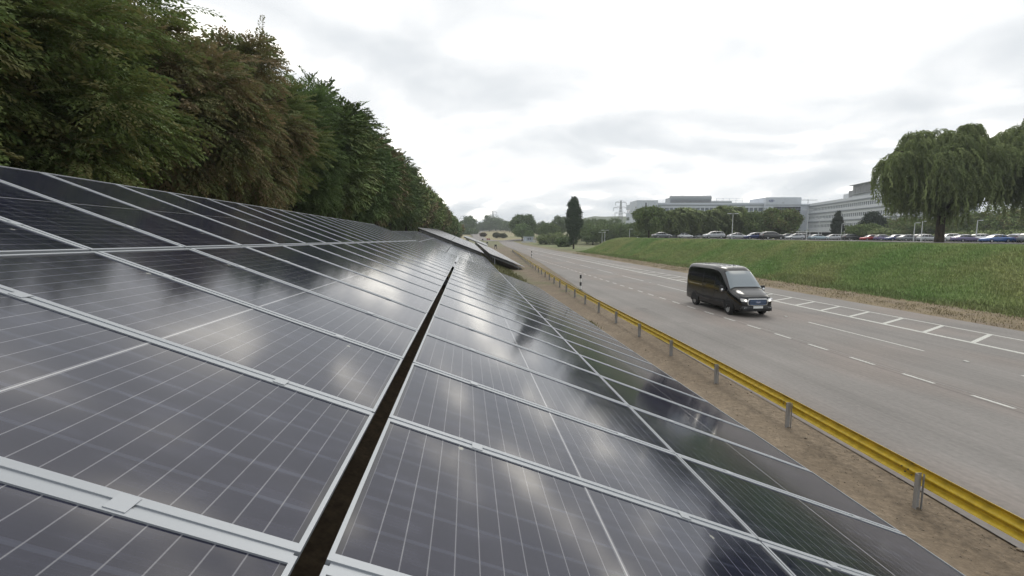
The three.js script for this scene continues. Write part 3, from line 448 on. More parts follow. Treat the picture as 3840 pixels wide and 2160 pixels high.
for (const k in carKinds) {
  const c = carKinds[k], f = a => a.map(r => [...r, 0, 2]); const s1 = stations(f(c.keys), 0.14), s2 = stations(f(c.top), 0.16); for (const s of [...s1, ...s2]) s.z += c.L / 2;
  carGeo[k] = { body: loftBody(s1, 16), top: loftBody(s2, 14), roof: topPatch(s2, c.roof[0], c.roof[1], () => 0.93, 0.012, 6, 6).translate(0, 0, c.L / 2), wheel: wheelGeo(c.r, 0.2),
    pillars: merge([-1, 1].flatMap(s => [c.top[2][0] + 0.55, c.top[3][0] + 0.35].map(a => sidePatch(s2, s, a, a + 0.09, () => c.top[2][2] + 0.02, () => c.top[2][3] - 0.12, 0.012, 1, 4).translate(0, 0, c.L / 2)))) };
}
const paintOf = (r, g, b) => new THREE.MeshPhysicalMaterial({ color: rgb(r, g, b), roughness: 0.35, metalness: 0.2, clearcoat: 1, clearcoatRoughness: 0.08 });
const PAINT = { white: paintOf(0.72, 0.73, 0.74), silver: paintOf(0.42, 0.44, 0.46), grey: paintOf(0.16, 0.175, 0.19), black: paintOf(0.012, 0.012, 0.014), 'dark blue': paintOf(0.016, 0.035, 0.14), 'bright blue': paintOf(0.02, 0.09, 0.30), red: paintOf(0.36, 0.02, 0.025), 'pale blue': paintOf(0.36, 0.45, 0.5), violet: paintOf(0.12, 0.10, 0.22) };
const protos = {};
function car(kind, colour, X, F, turn) {
  const key = kind + colour; let g;
  const label = `${colour} ${kind === 'suv' ? 'tall estate car' : kind} parked in the car park on the bank`, group = `${colour} ${kind === 'suv' ? 'tall car' : kind}s in the car park`;
  if (protos[key]) return copyOf(protos[key], P(X, F, 0.095), turn, label, group);
  const c = carKinds[kind], q = carGeo[kind]; g = protos[key] = thing('parked_car', label, 'car', P(X, F, 0.095), turn, group);
  part('body', q.body, PAINT[colour], g); part('windows', q.top, M_GLASSD, g); part('roof', q.roof, PAINT[colour], g); part('pillars', q.pillars, PAINT[colour], g);
  const w = c.keys[3][4]; for (const s of [-1, 1]) for (const a of c.wb) addWheel(g, q.wheel, s * (w - 0.09), c.r, c.L / 2 - a);
  for (const s of [-1, 1]) { part('headlight', box(0.26, 0.11, 0.14, s * 0.56, c.keys[1][3] - 0.12, c.L / 2 - 0.12), M_LAMP, g); part('tail_light', box(0.18, 0.2, 0.08, s * 0.64, c.keys[5][3] - 0.2, -c.L / 2 + 0.09), std(0.3, 0.02, 0.02, 0.3), g); part('mirror', box(0.16, 0.11, 0.1, s * (w + 0.05), c.keys[3][3] + 0.05, c.L / 2 - c.top[1][0]), PAINT[colour], g); }
  return g;
}
// where each thing stands: bearing scale and distance in metres
const bear = (px, F) => (px - 1920) / 1798 * F;
const A = Math.PI / 2;
[['suv', 'silver', 2672, 108, -A], ['saloon', 'grey', 2478, 118, A + 0.1], ['saloon', 'silver', 2762, 112, A], ['hatchback', 'dark blue', 2822, 104, -A], ['suv', 'black', 2888, 101, A + 0.05], ['hatchback', 'white', 2566, 135, A], ['hatchback', 'white', 2620, 140, -A], ['saloon', 'white', 2512, 140, A],
['saloon', 'grey', 2950, 118, A], ['hatchback', 'silver', 2975, 116, -A], ['suv', 'black', 3005, 128, A - 0.2], ['saloon', 'white', 3030, 146, A], ['saloon', 'pale blue', 3062, 122, A], ['hatchback', 'silver', 3112, 126, -A], ['saloon', 'silver', 3128, 138, A], ['suv', 'white', 3150, 142, A + 0.2], ['suv', 'black', 3188, 126, A], ['hatchback', 'white', 3222, 132, 0.4], ['saloon', 'red', 3258, 118, -A], ['suv', 'silver', 3252, 136, A],
['hatchback', 'violet', 3306, 116, A], ['suv', 'white', 3322, 126, 0.3], ['hatchback', 'dark blue', 3350, 110, -A], ['suv', 'grey', 3352, 124, A], ['saloon', 'grey', 3400, 106, A], ['hatchback', 'grey', 3430, 118, -A], ['suv', 'white', 3455, 112, A], ['hatchback', 'silver', 3470, 104, A],
['suv', 'white', 3548, 100, -A], ['hatchback', 'white', 3592, 106, 0.5], ['saloon', 'violet', 3612, 92, A], ['hatchback', 'white', 3640, 104, -A], ['suv', 'white', 3676, 97, A], ['saloon', 'bright blue', 3724, 84, -A], ['hatchback', 'white', 3776, 98, A], ['hatchback', 'bright blue', 3800, 84.5, A + 0.4], ['suv', 'silver', 3836, 86, 0.5], ['suv', 'grey', 3868, 82, A], ['saloon', 'silver', 3700, 110, A], ['hatchback', 'grey', 3530, 116, A]
].forEach(([k, c, px, F, t]) => car(k, c, bear(px, F), F, t));
{ // white minibus at the edge of the car park
  const X = bear(2384, 176), F = 176, g = thing('minibus', 'white minibus parked at the open end of the car park', 'minibus', P(X, F, 0.05), -A + 0.1);
  const st = stations([[0, 0.35, 0.5, 0.95, 0.7, 3.2, 0, 3], [0.15, 0.3, 0.6, 1.1, 0.88, 4, 0, 3], [0.8, 0.3, 0.7, 1.35, 0.95, 5, 0, 3], [1.6, 0.3, 0.8, 2.0, 0.96, 6, 0, 3], [2.1, 0.3, 0.8, 2.2, 0.97, 7, 0, 3], [5, 0.3, 0.8, 2.22, 0.97, 7, 0, 3], [5.2, 0.35, 0.8, 2.12, 0.93, 6, 0, 3]], 0.15);
  part('body', loftBody(st, 20), PAINT.white, g); for (const s of [-1, 1]) { for (const [a, b] of [[1.25, 2.1], [2.25, 3.2], [3.35, 4.3], [4.4, 5.0]]) part('side_window', sidePatch(st, s, a, b, () => 1.25, a2 => Math.min(1.75, 1.3 + (a2 - 1.2) * 0.9), 0.01, 6, 3), M_GLASSD, g); for (const a of [0.95, 4.1]) addWheel(g, wheelGeo(0.33, 0.2), s * 0.86, 0.33, -a); }
  part('windscreen', topPatch(st, 0.95, 1.6, () => 0.86, 0.012), M_GLASSD, g);
}

// ---------------------------------------------------------------- trees
const TAU = Math.PI * 2, UP = new THREE.Vector3(0, 1, 0);
function leafCluster(seed, n, R, len, wid, droop) {
  const r = rng(seed), pos = [], idx = [], nor = [];
  for (let i = 0; i < n; i++) {
    const c = new THREE.Vector3(r() - 0.5, r() - 0.5, r() - 0.5).multiplyScalar(2 * R); c.y *= 0.75;
    const d = new THREE.Vector3(r() - 0.5, (r() - 0.5) - droop, r() - 0.5).normalize(), s = new THREE.Vector3(r() - 0.5, r() - 0.5, r() - 0.5).cross(d).normalize(), l = len * (0.7 + 0.6 * r()), w = wid * (0.7 + 0.6 * r());
    const b = pos.length / 3, k = new THREE.Vector3().crossVectors(d, s).multiplyScalar(w * 0.22);
    for (const p of [c, c.clone().addScaledVector(d, l * 0.5).addScaledVector(s, w * 0.5).add(k), c.clone().addScaledVector(d, l), c.clone().addScaledVector(d, l * 0.5).addScaledVector(s, -w * 0.5).add(k)]) pos.push(p.x, p.y, p.z);
    idx.push(b, b + 1, b + 2, b, b + 2, b + 3);
  }
  const g = new THREE.BufferGeometry(); g.setAttribute('position', new THREE.Float32BufferAttribute(pos, 3)); g.setIndex(idx); g.computeVertexNormals(); return g;
}
const CL_NEAR = [leafCluster(3, 16, 0.30, 0.125, 0.07, 0.35), leafCluster(5, 16, 0.30, 0.115, 0.065, 0.2)], CL_HANG = leafCluster(8, 15, 0.30, 0.15, 0.07, 0.9), CL_MID = leafCluster(7, 16, 0.42, 0.20, 0.13, 0.3), CL_FAR = leafCluster(9, 14, 0.6, 0.36, 0.26, 0.2);
function strand(seed) { // hanging willow shoot, 1 m long
  const r = rng(seed), pos = [], idx = []; const n = 18;
  for (let i = 0; i < n; i++) { const t = (i + r()) / n, x = 0.10 * Math.sin(t * 2.2) + 0.02 * (r() - 0.5), z = 0.05 * Math.sin(t * 3 + 1); for (const s of [-1, 1]) { const b = pos.length / 3, a = r() * TAU, dx = Math.cos(a) * 0.035 * s, dz = Math.sin(a) * 0.035 * s, l = 0.07 + 0.05 * r(); pos.push(x, -t, z, x + dx * 0.6 + 0.014, -t - l * 0.5, z + dz * 0.6, x + dx, -t - l, z + dz, x + dx * 0.6 - 0.014, -t - l * 0.5, z + dz * 0.6 - 0.01); idx.push(b, b + 1, b + 2, b, b + 2, b + 3); } }
  const g = new THREE.BufferGeometry(); g.setAttribute('position', new THREE.Float32BufferAttribute(pos, 3)); g.setIndex(idx); g.computeVertexNormals(); return g;
}
const STRAND = strand(4);
function spray(seed, n, L, ll, lw) { // leafy branch tip: leaves in two ranks along an arching twig that points along +x
  const r = rng(seed), pos = [], idx = [], ax = t => [t * L, -0.30 * L * t * t, 0.10 * L * Math.sin(t * 2.4)];
  const quad = (...q) => { const b = pos.length / 3; for (const p of q) pos.push(...p); idx.push(b, b + 1, b + 2, b, b + 2, b + 3); };
  for (let i = 0; i < 4; i++) { const a = ax(i / 4), b = ax((i + 1) / 4), w = 0.006; quad([a[0], a[1] - w, a[2]], [b[0], b[1] - w, b[2]], [b[0], b[1] + w, b[2]], [a[0], a[1] + w, a[2]]); }
  for (let i = 0; i < n; i++) {
    const t = 0.12 + 0.88 * (i + r()) / n, o = ax(t), side = i % 2 ? 1 : -1, off = 0.20 * L * r() * (1 - t * 0.6), d = new THREE.Vector3(0.55 + 0.3 * r(), -0.25 - 0.45 * r(), side * (0.55 + 0.5 * r())).normalize(), s = new THREE.Vector3(0, 1, 0).cross(d).normalize().applyAxisAngle(d, (r() - 0.5) * 1.4), l = ll * (0.7 + 0.6 * r()), w = lw * (0.75 + 0.5 * r());
    const c = new THREE.Vector3(o[0], o[1] + (r() - 0.5) * 0.06, o[2] + side * off), m = c.clone().addScaledVector(d, l * 0.45), k = new THREE.Vector3(0, 0.2 * w, 0);
    quad(c.toArray(), m.clone().addScaledVector(s, w / 2).add(k).toArray(), c.clone().addScaledVector(d, l).toArray(), m.clone().addScaledVector(s, -w / 2).add(k).toArray());
  }
  const g = new THREE.BufferGeometry(); g.setAttribute('position', new THREE.Float32BufferAttribute(pos, 3)); g.setIndex(idx); g.computeVertexNormals(); return g;
}
const SPRAYS = [spray(41, 40, 0.85, 0.095, 0.055), spray(43, 44, 0.95, 0.09, 0.05)], SPRAY_HANG = spray(47, 38, 0.8, 0.115, 0.055), SPRAY_MID = spray(53, 34, 1.15, 0.19, 0.115);
const M_LEAF = new THREE.MeshPhysicalMaterial({ color: 0xffffff, roughness: 0.85, side: THREE.DoubleSide, specularIntensity: 0.35, transmission: 0.35, thickness: 0 });
const M_LEAF2 = new THREE.MeshStandardMaterial({ color: 0xffffff, roughness: 0.9, side: THREE.DoubleSide });
const barkTex = tex(128, 256, (u, v) => { const n = 0.55 + 0.6 * tileNoise(u, v * 0.5, 14, 3.3, 4); return [n, n * 0.93, n * 0.82]; });
const M_BARK = new THREE.MeshStandardMaterial({ color: rgb(0.16, 0.14, 0.11), map: barkTex, roughness: 0.95 });
function limb(pts, r0, r1, seg = 8) { // tapered tube
  const c = new THREE.CatmullRomCurve3(pts), n = 8, pos = [], idx = [], uv = [];
  for (let i = 0; i <= n; i++) { const p = c.getPoint(i / n), t = c.getTangent(i / n), a = new THREE.Vector3(0.3, 0.1, 1).cross(t).normalize(), b = t.clone().cross(a), r = lerp(r0, r1, i / n); for (let j = 0; j <= seg; j++) { const th = TAU * j / seg, q = p.clone().addScaledVector(a, Math.cos(th) * r).addScaledVector(b, Math.sin(th) * r); pos.push(q.x, q.y, q.z); uv.push(j / seg, i / 2); } }
  for (let i = 0; i < n; i++) for (let j = 0; j < seg; j++) { const p = i * (seg + 1) + j, q = p + seg + 1; idx.push(p, q, q + 1, p, q + 1, p + 1); }
  const g = new THREE.BufferGeometry(); g.setAttribute('position', new THREE.Float32BufferAttribute(pos, 3)); g.setAttribute('uv', new THREE.Float32BufferAttribute(uv, 2)); g.setIndex(idx); g.computeVertexNormals(); return g;
}
function trunkGeo(r, h, crownR, rad, lean = 0) {
  const V = (x, y, z) => new THREE.Vector3(x, y, z), gs = [limb([V(0, -0.4, 0), V(lean * 0.1, h * 0.3, 0), V(lean * 0.3 + (r() - 0.5) * 0.3, h * 0.6, (r() - 0.5) * 0.3), V(lean * 0.5, h * 0.9, 0)], rad * 1.15, rad * 0.25)];
  for (let i = 0; i < 6; i++) { const a = r() * TAU, y = h * (0.25 + 0.45 * r()), L = crownR * (0.6 + 0.35 * r()); gs.push(limb([V(0, y, 0), V(Math.cos(a) * L * 0.5, y + L * 0.35, Math.sin(a) * L * 0.5), V(Math.cos(a) * L, y + L * 0.55, Math.sin(a) * L)], rad * 0.42, rad * 0.07, 6)); }
  return merge(gs);
}
function tree(o) {
  // o: name,label,X,F,h (total), crown [rx, y0, y1], n clusters, geo, scale, colours [[r,g,b],...], lobes, group, mat, trunkR, sprigs
  const r = rng(o.seed), g = thing(o.name, o.label, o.category || 'tree', P(o.X, o.F, -0.05), 0, o.group);
  const [rx, y0, y1] = o.crown, cy = (y0 + y1) / 2, ry = (y1 - y0) / 2;
  part('trunk', trunkGeo(r, lerp(y0, y1, 0.72), rx, o.trunkR || 0.2), M_BARK, g);
  const lobes = []; const nl = o.lobes || 26;
  for (let i = 0; i < nl; i++) { const fy = 1 - 2 * (i + 0.5) / nl, fa = i * 2.39996 + r() * 0.9, fr = Math.sqrt(1 - fy * fy), d = new THREE.Vector3(Math.cos(fa) * fr + (r() - 0.5) * 0.3, fy + (r() - 0.5) * 0.25, Math.sin(fa) * fr + (r() - 0.5) * 0.3).normalize(), lr0 = (o.lobeMin ?? 0.24) + 0.2 * r() * (o.lobeR || 1), q = (1 - lr0 * 0.8) * (0.55 + 0.45 * r()); const yv = d.y * q; const taper = o.taper ? o.taper(yv * 0.5 + 0.5) : 1; const lr = lr0; lobes.push({ c: new THREE.Vector3(d.x * q * rx * taper, cy + yv * ry, d.z * q * rx * taper), s: new THREE.Vector3(rx * lr, Math.min(ry, rx * 1.3) * lr, rx * lr) }); }
  const im = new THREE.InstancedMesh(o.geo, o.mat || M_LEAF2, o.n); im.name = 'crown'; im.userData.kind = 'stuff'; shade(im);
  const m = new THREE.Matrix4(), qn = new THREE.Quaternion(), e = new THREE.Euler(), p = new THREE.Vector3(), sc = new THREE.Vector3(), col = new THREE.Color();
  const ns = Math.floor(o.n * (o.sprigs || 0));
  for (let i = 0; i < o.n; i++) {
    const L = lobes[Math.floor(r() * nl)]; const d = new THREE.Vector3(r() - 0.5, r() - 0.42, r() - 0.5).normalize(); const rad = Math.cbrt(0.4 + 0.6 * r());
    p.copy(L.c).addScaledVector(new THREE.Vector3(d.x * L.s.x, d.y * L.s.y, d.z * L.s.z), rad);
    let s = (o.scale || 1) * (0.7 + 0.6 * r());
    if (i < ns) { p.addScaledVector(new THREE.Vector3(d.x, Math.abs(d.y) + 0.25, d.z).normalize(), 0.2 + 0.75 * r() * r()); s *= 0.55; }
    if (p.y < 0.15) p.y = 0.15 + r() * 0.5;
    e.set(o.strand ? (r() - 0.5) * 0.35 : r() * TAU, r() * TAU, o.strand ? (r() - 0.5) * 0.35 + (o.wind || 0) : r() * TAU); qn.setFromEuler(e);
    if (o.strand) { const len = s * (0.45 + 1.1 * r() * r() + 0.4 * r()); sc.set(s * (o.fat || 1), Math.min(len, Math.max(0.5, (p.y - (o.hem || 0.6)))), s * (o.fat || 1)); } else if (o.flat) { e.set((r() - 0.5) * 0.7, r() * TAU, (r() - 0.5) * 0.7); qn.setFromEuler(e); sc.set(s * 1.25, s * 0.5, s * 1.25); } else sc.set(s, s, s);
    if (o.spray) {
      const od = new THREE.Vector3(p.x / rx, (p.y - cy) / ry * 0.7, p.z / rx).normalize().multiplyScalar(0.55).addScaledVector(d, 0.7); od.x += (r() - 0.5) * 0.5; od.z += (r() - 0.5) * 0.5; od.y = od.y * 0.7 + (o.hang ? -0.25 : 0.12); od.normalize();
      const bz = od.clone().cross(UP).normalize(), by = bz.clone().cross(od); qn.setFromRotationMatrix(new THREE.Matrix4().makeBasis(od, by, bz)); qn.multiply(new THREE.Quaternion().setFromAxisAngle(new THREE.Vector3(1, 0, 0), (r() - 0.5) * 1.3)); p.addScaledVector(od, -0.5 * s); if (i < ns) { s *= 1.5; } sc.set(s, s, s);
    }
    im.setMatrixAt(i, m.compose(p, qn, sc));
    const c = o.colours[Math.floor(r() * o.colours.length)], j = 0.8 + 0.4 * r(); col.setRGB(c[0] * j, c[1] * j, c[2] * j); im.setColorAt(i, col);
  }
  g.add(im); return g;
}
const GREEN = [[0.1512, 0.209, 0.063], [0.1736, 0.2255, 0.0714], [0.1882, 0.22, 0.0735], [0.2016, 0.1958, 0.0756], [0.1344, 0.1925, 0.0567]];
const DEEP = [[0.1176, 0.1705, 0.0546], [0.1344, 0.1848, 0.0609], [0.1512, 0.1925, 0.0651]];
const RUST = [[0.21, 0.1926, 0.0858], [0.246, 0.196, 0.1012], [0.168, 0.1904, 0.0726], [0.258, 0.1994, 0.11], [0.15, 0.1814, 0.066], [0.198, 0.1926, 0.0825]];
const FRESH = [[0.1288, 0.1958, 0.0672], [0.1478, 0.2145, 0.0756], [0.1232, 0.1815, 0.0609]];
const OLIVE = [[0.2011, 0.2464, 0.097], [0.2415, 0.2849, 0.1178], [0.1692, 0.2126, 0.0832]];
const MIXED = [[0.105, 0.155, 0.055], [0.12, 0.17, 0.06], [0.11, 0.15, 0.055]];
{ // the shelter belt behind the solar tables
  const r = rng(91), topAt = F => poly([[-10, 13.0], [19, 12.8], [24, 13.4], [40, 14.8], [61, 16.6], [83, 15.0], [123, 13.2], [205, 9.6]], F);
  const kinds = [[GREEN, 'dense green broadleaf tree in the shelter belt behind the solar panels', 'green trees of the shelter belt'], [RUST, 'tree with browning leaves in the shelter belt behind the solar panels', 'browning trees of the shelter belt'], [DEEP, 'dark green tree in the shelter belt behind the solar panels', 'dark trees of the shelter belt'], [FRESH, 'fresh mid-green bushy tree in the shelter belt behind the solar panels', 'mid-green trees of the shelter belt']];
  let i = 0; const order = [0, 0, 0, 0, 0, 1, 2, 0, 3, 2, 0, 3, 2, 1, 0, 3, 2, 0, 2, 1];
  for (let F = -7; F < 206; i++) {
    const near = F < 34, mid = F < 80, x0 = (F < 60 ? -11.0 : -11.0 + (F - 60) * 0.047) + (r() - 0.5) * 1.2, X = x0 - 0.1 * F, gy = ground(X, F), h = topAt(F) * (0.95 + 0.1 * r()) - gy, kk = F > 10 && F < 24 ? (F < 13.5 ? 0 : 1) : order[i % order.length], [col, label, grp] = kinds[F > 15.5 && F < 26 ? 1 : kk === 1 && F < 34 ? 0 : kk];
    tree({ name: 'belt_tree', label, group: grp, X, F, seed: 100 + i * 13, crown: [near ? 4.0 : 4.3, 0.2, h], n: near ? 3600 : mid ? 1900 : 1100, geo: near ? (col === RUST ? SPRAY_HANG : SPRAYS[i % 2]) : mid ? SPRAY_MID : CL_FAR, spray: mid, hang: col === RUST, scale: near ? 1.15 : 1.1, colours: col, lobes: near ? 44 : 34, lobeMin: near ? 0.16 : 0.19, lobeR: 0.8, trunkR: 0.2, sprigs: 0.05, mat: near ? M_LEAF : M_LEAF2 });
    F += (near ? 4.2 : 4.8) + r() * 1.2;
  }
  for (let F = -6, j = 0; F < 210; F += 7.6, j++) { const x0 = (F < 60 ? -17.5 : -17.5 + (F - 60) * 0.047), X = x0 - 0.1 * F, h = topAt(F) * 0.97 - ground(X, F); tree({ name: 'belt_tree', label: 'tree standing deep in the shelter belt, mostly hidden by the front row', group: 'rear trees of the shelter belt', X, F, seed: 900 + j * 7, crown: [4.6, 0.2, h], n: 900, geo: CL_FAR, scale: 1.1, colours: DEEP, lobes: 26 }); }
}
// willows
function willow(label, X, F, h, rx, n, s, fat, seed, hem, colours = OLIVE, group) { return tree({ name: 'willow_tree', label, group, category: 'willow', X, F, seed, crown: [rx, h * 0.34, h], n, geo: STRAND, scale: s, fat, strand: true, hem, wind: 0.12, colours, lobes: 50, lobeMin: 0.12, lobeR: 0.9, trunkR: h * 0.032, mat: F < 100 ? M_LEAF : M_LEAF2 }); }
willow('large weeping willow with thick dark trunk at the edge of the car park', bear(3514, 62), 62, 15.2, 7.4, 9500, 2.3, 2.0, 501, 2.2);
willow('large weeping willow cut by the picture edge beside its twin', bear(3900, 60), 60, 16.8, 8.0, 10000, 2.3, 2.0, 502, 2.2);
willow('pale weeping willow next to the dark round tree before the white building', bear(2548, 140), 140, 9.6, 5.0, 2400, 2.7, 5, 503, 1.6);
willow('darker weeping willow in the middle of the tree group before the building', bear(2634, 141), 141, 8.6, 3.8, 1500, 2.7, 5, 504, 1.2);
willow('tallest pale weeping willow of the tree group before the building', bear(2712, 140), 140, 10.2, 5.8, 2600, 2.7, 5, 505, 1.4);
const T = (label, px, F, h, rx, cols, n, opt = {}) => tree({ name: opt.name || 'broadleaf_tree', label, X: bear(px, F), F, seed: Math.round(px * 3 + F), crown: [rx, opt.y0 ?? h * 0.12, h], n, geo: CL_FAR, scale: opt.s || 1, colours: cols, lobes: opt.lobes || 19, lobeMin: opt.lobeMin ?? 0.2, trunkR: opt.tr || 0.25, group: opt.group, category: opt.category, taper: opt.taper, lobeR: opt.lobeR || 1.15, sprigs: 0.05 });
T('dark round broadleaf tree at the white corner of the building', 2430, 132, 9.2, 4.9, DEEP, 1500);
T('dark green tree between the willows and the big round tree', 2812, 134, 7.4, 3.3, DEEP, 1000);
T('big round tree with browning edge before the dark windows', 2916, 134, 9.3, 6.0, [...DEEP, ...GREEN, [0.09, 0.075, 0.03]], 2000);
T('tall narrow dark conifer before the long office block', 3130, 150, 9.6, 2.5, [[0.022, 0.036, 0.018], [0.03, 0.045, 0.022]], 900, { name: 'conifer_tree', taper: v => 1.3 - 1.25 * v, y0: 0.0, lobes: 40, lobeMin: 0.12, lobeR: 0.8, s: 0.7 });
T('dark tiered cedar tree beside the long office block', 3262, 140, 9.2, 5.0, [[0.024, 0.04, 0.02], [0.034, 0.05, 0.025]], 1000, { name: 'cedar_tree', taper: v => 1.3 - 1.2 * v, y0: 0.4, lobes: 34, lobeMin: 0.14, s: 0.8 });
T('low dark shrub mass at the foot of the cedar', 3235, 128, 4.6, 5.0, DEEP, 900, { name: 'shrub', category: 'shrub', y0: 0.1 });
T('small bright bush behind the parked cars left of the willow', 3300, 122, 3.2, 3.4, OLIVE, 500, { name: 'shrub', category: 'shrub', y0: 0.1 });
[[3352, 150, 7, 6], [3420, 152, 8, 6.5], [3500, 150, 8, 7], [3580, 140, 8, 7], [3650, 135, 7.5, 6.5], [3720, 130, 9.5, 7], [3800, 126, 9, 7], [3880, 122, 9, 7]].forEach(([px, F, h, rx]) => T('green tree in the thicket behind the car park under the willows', px, F, h, rx, GREEN, 700, { group: 'thicket trees behind the car park', y0: 0.3, s: 1.2 }));
[[3600, 112, 2.2], [3690, 108, 2.4], [3780, 104, 2.6], [3540, 118, 2.0]].forEach(([px, F, h]) => T('clipped pale green shrub behind the parked cars', px, F, h, 3.6, OLIVE, 350, { name: 'shrub', category: 'shrub', group: 'clipped shrubs behind the cars', y0: 0.05 }));
// poplar and the trees round the hut
T('tall columnar poplar standing at the end of the grass bank', 2150, 142, 17.4, 2.45, [[0.045, 0.072, 0.03], [0.055, 0.085, 0.036], [0.048, 0.078, 0.036]], 3000, { name: 'poplar_tree', y0: -0.5, lobes: 70, lobeMin: 0.2, lobeR: 1.2, s: 0.7, taper: v => v < 0.15 ? 0.75 : v < 0.6 ? 1.05 : 1.05 - (v - 0.6) * 1.9 });
T('huge rounded tree behind the small blue hut', 1968, 262, 14.6, 8.2, MIXED, 1800, { s: 1.3, tr: 0.5 });
T('lower leafy tree directly behind the hut roof', 1958, 248, 8.6, 5.5, FRESH, 900, { s: 1.2 });
T('small round bush tree leaning over the hut', 1984, 241, 5.2, 2.6, FRESH, 300, {});
T('dark tree between the hut and the poplar', 2058, 230, 9.6, 5.4, DEEP, 1100, { s: 1.2 });
T('pale hazy tree rising behind the poplar', 2100, 280, 13.5, 6.5, MIXED, 900, { s: 1.3 });
T('broad grey-green bush on the slope left of the poplar', 2085, 200, 4.8, 6.0, OLIVE, 900, { name: 'shrub', category: 'shrub', y0: 0.1 });
T('spreading low bush at the foot of the poplar', 2118, 165, 3.2, 4.2, MIXED, 500, { name: 'shrub', category: 'shrub', y0: 0.1 });
T('long low hedge bush on the flat ground beside the hut', 2046, 205, 4.0, 5.0, OLIVE, 600, { name: 'shrub', category: 'shrub', y0: 0.1 });
[[1745, 520, 14, 9], [1762, 440, 17, 7], [1785, 620, 9, 12], [1812, 610, 11, 12], [1836, 560, 19, 11], [1858, 600, 18, 13], [1878, 590, 15, 12], [1898, 560, 12, 12], [1912, 500, 11, 9]].forEach(([px, F, h, rx]) => T('distant hazy tree beyond the bend of the road', px, F, h, rx, MIXED, 600, { group: 'distant trees beyond the bend', s: 2, y0: 0.3, tr: 0.4 }));
[[1752, 400, 5, 6], [1770, 420, 4, 8], [1795, 640, 6, 14], [1825, 680, 7, 14], [1860, 660, 7, 14], [1895, 640, 7, 14]].forEach(([px, F, h, rx]) => T('low scrub beside the far road', px, F, h, rx, MIXED, 350, { group: 'scrub beside the far road', name: 'shrub', category: 'shrub', s: 2, y0: 0.1, tr: 0.2 }));
[[2030, 300, 10, 6], [2200, 205, 9, 6], [2222, 190, 7.5, 5], [2250, 210, 9.5, 6], [2285, 200, 9, 6], [2312, 195, 8, 5.5], [2345, 190, 8.5, 6], [2375, 185, 7, 5], [2235, 260, 12, 9], [2290, 270, 12, 9], [2180, 240, 11, 8]].forEach(([px, F, h, rx]) => T('rounded tree in the line behind the lamp posts beyond the bank', px, F, h, rx, [...MIXED, ...DEEP], 750, { group: 'tree line beyond the bank', s: 1.3, y0: 0.4 }));
[[2420, 175, 3.4, 4], [2500, 180, 3, 5], [2590, 185, 3, 5], [2680, 185, 3.2, 5], [2770, 180, 3, 5], [2860, 175, 3.2, 5], [2960, 178, 3, 4.5], [3010, 170, 2.4, 4]].forEach(([px, F, h, rx]) => T('dark hedge tree closing the view behind the parked cars', px, F, h, rx, DEEP, 450, { group: 'hedge trees before the building', s: 1.4, y0: 0.1 }));
[[1863, 300, 3.6, 2.6], [1886, 300, 3.0, 3.0]].forEach(([px, F, h, rx]) => T('rounded bush standing alone in the dry field', px, F, h, rx, [[0.06, 0.07, 0.025], [0.08, 0.08, 0.03]], 260, { name: 'shrub', category: 'shrub', group: 'bushes in the dry field', y0: 0.05 }));
T('reddish brown shrub on the inside of the road bend', 1813, 330, 2.8, 2.8, [[0.11, 0.06, 0.04], [0.07, 0.06, 0.03]], 220, { name: 'shrub', category: 'shrub', y0: 0.05 });

// ---------------------------------------------------------------- hut and roadside bits
{
  const X = bear(1981, 234), F = 234, g = thing('roadside_hut', 'small pale blue flat-roofed hut with two dark windows beside the road', 'hut', P(X, F, -0.05), 0.1), w = std(0.42, 0.47, 0.55, 0.8), rf = std(0.52, 0.57, 0.64, 0.7), gl = M_GLASSD;
  part('wall', box(4.4, 2.3, 3, 0, 1.15, 0), w, g); part('roof', box(4.9, 0.22, 3.5, 0, 2.42, 0), rf, g);
  for (const x of [-0.25, 0.75]) { const wi = part('window', box(0.8, 0.75, 0.05, x, 1.45, 1.51), rf, g); part('pane', box(0.68, 0.62, 0.03, x, 1.45, 1.535), gl, wi); }
  part('door', box(0.8, 1.9, 0.05, -1.6, 0.97, 1.51), rf, g);
  for (const [px, f, w2, d, l] of [[2004, 222, 1.5, 1.2, 'white concrete block on the road edge beside the hut'], [1972, 226, 4.0, 0.6, 'low pale concrete slab in front of the hut']]) { const c = shade(new THREE.Mesh(merge([box(w2, d, 0.8, 0, d / 2, 0), box(w2 * 0.9, 0.08, 0.7, 0, d + 0.04, 0)]), std(0.52, 0.52, 0.50, 0.85))); c.name = numbered('concrete_block'); c.position.set(...P(bear(px, f), f, -0.02)); scene.add(c); meta(c, l, 'concrete block'); }
  const b = thing('crash_barrier', 'red and white plastic barrier where the roads divide', 'barrier', P(bear(1832, 262), 262, 0.1)); for (let i = 0; i < 2; i++) { part('block', box(0.95, 0.75, 0.4, i - 0.5, 0.45, 0), std(0.34, 0.13, 0.11, 0.6), b); part('foot', box(0.9, 0.12, 0.6, i - 0.5, 0.06, 0), std(0.3, 0.12, 0.1, 0.6), b); }
  const wall = thing('bend_barrier', 'pale steel barrier round the outside of the far bend', 'barrier'); const c = new THREE.CatmullRomCurve3([[-26, 318], [-34, 398], [-41, 495], [-39, 606], [-22, 704]].map(([x, f]) => new THREE.Vector3(x, ground(x, f), -f))); const M_B = std(0.34, 0.33, 0.31, 0.8);
  for (let i = 0; i < 60; i++) { const a = c.getPoint(i / 60), d = c.getPoint((i + 1) / 60); const s = part('rail_section', box(0.12, 0.9, a.distanceTo(d) + 0.05, 0, 0.55, 0), M_B, wall); s.position.copy(a).add(d).multiplyScalar(0.5); s.rotation.y = Math.atan2(d.x - a.x, d.z - a.z); if (i % 3 === 0) part('post', box(0.15, 1.1, 0.15, 0, 0.4, 0), M_B, wall).position.copy(a); }
}
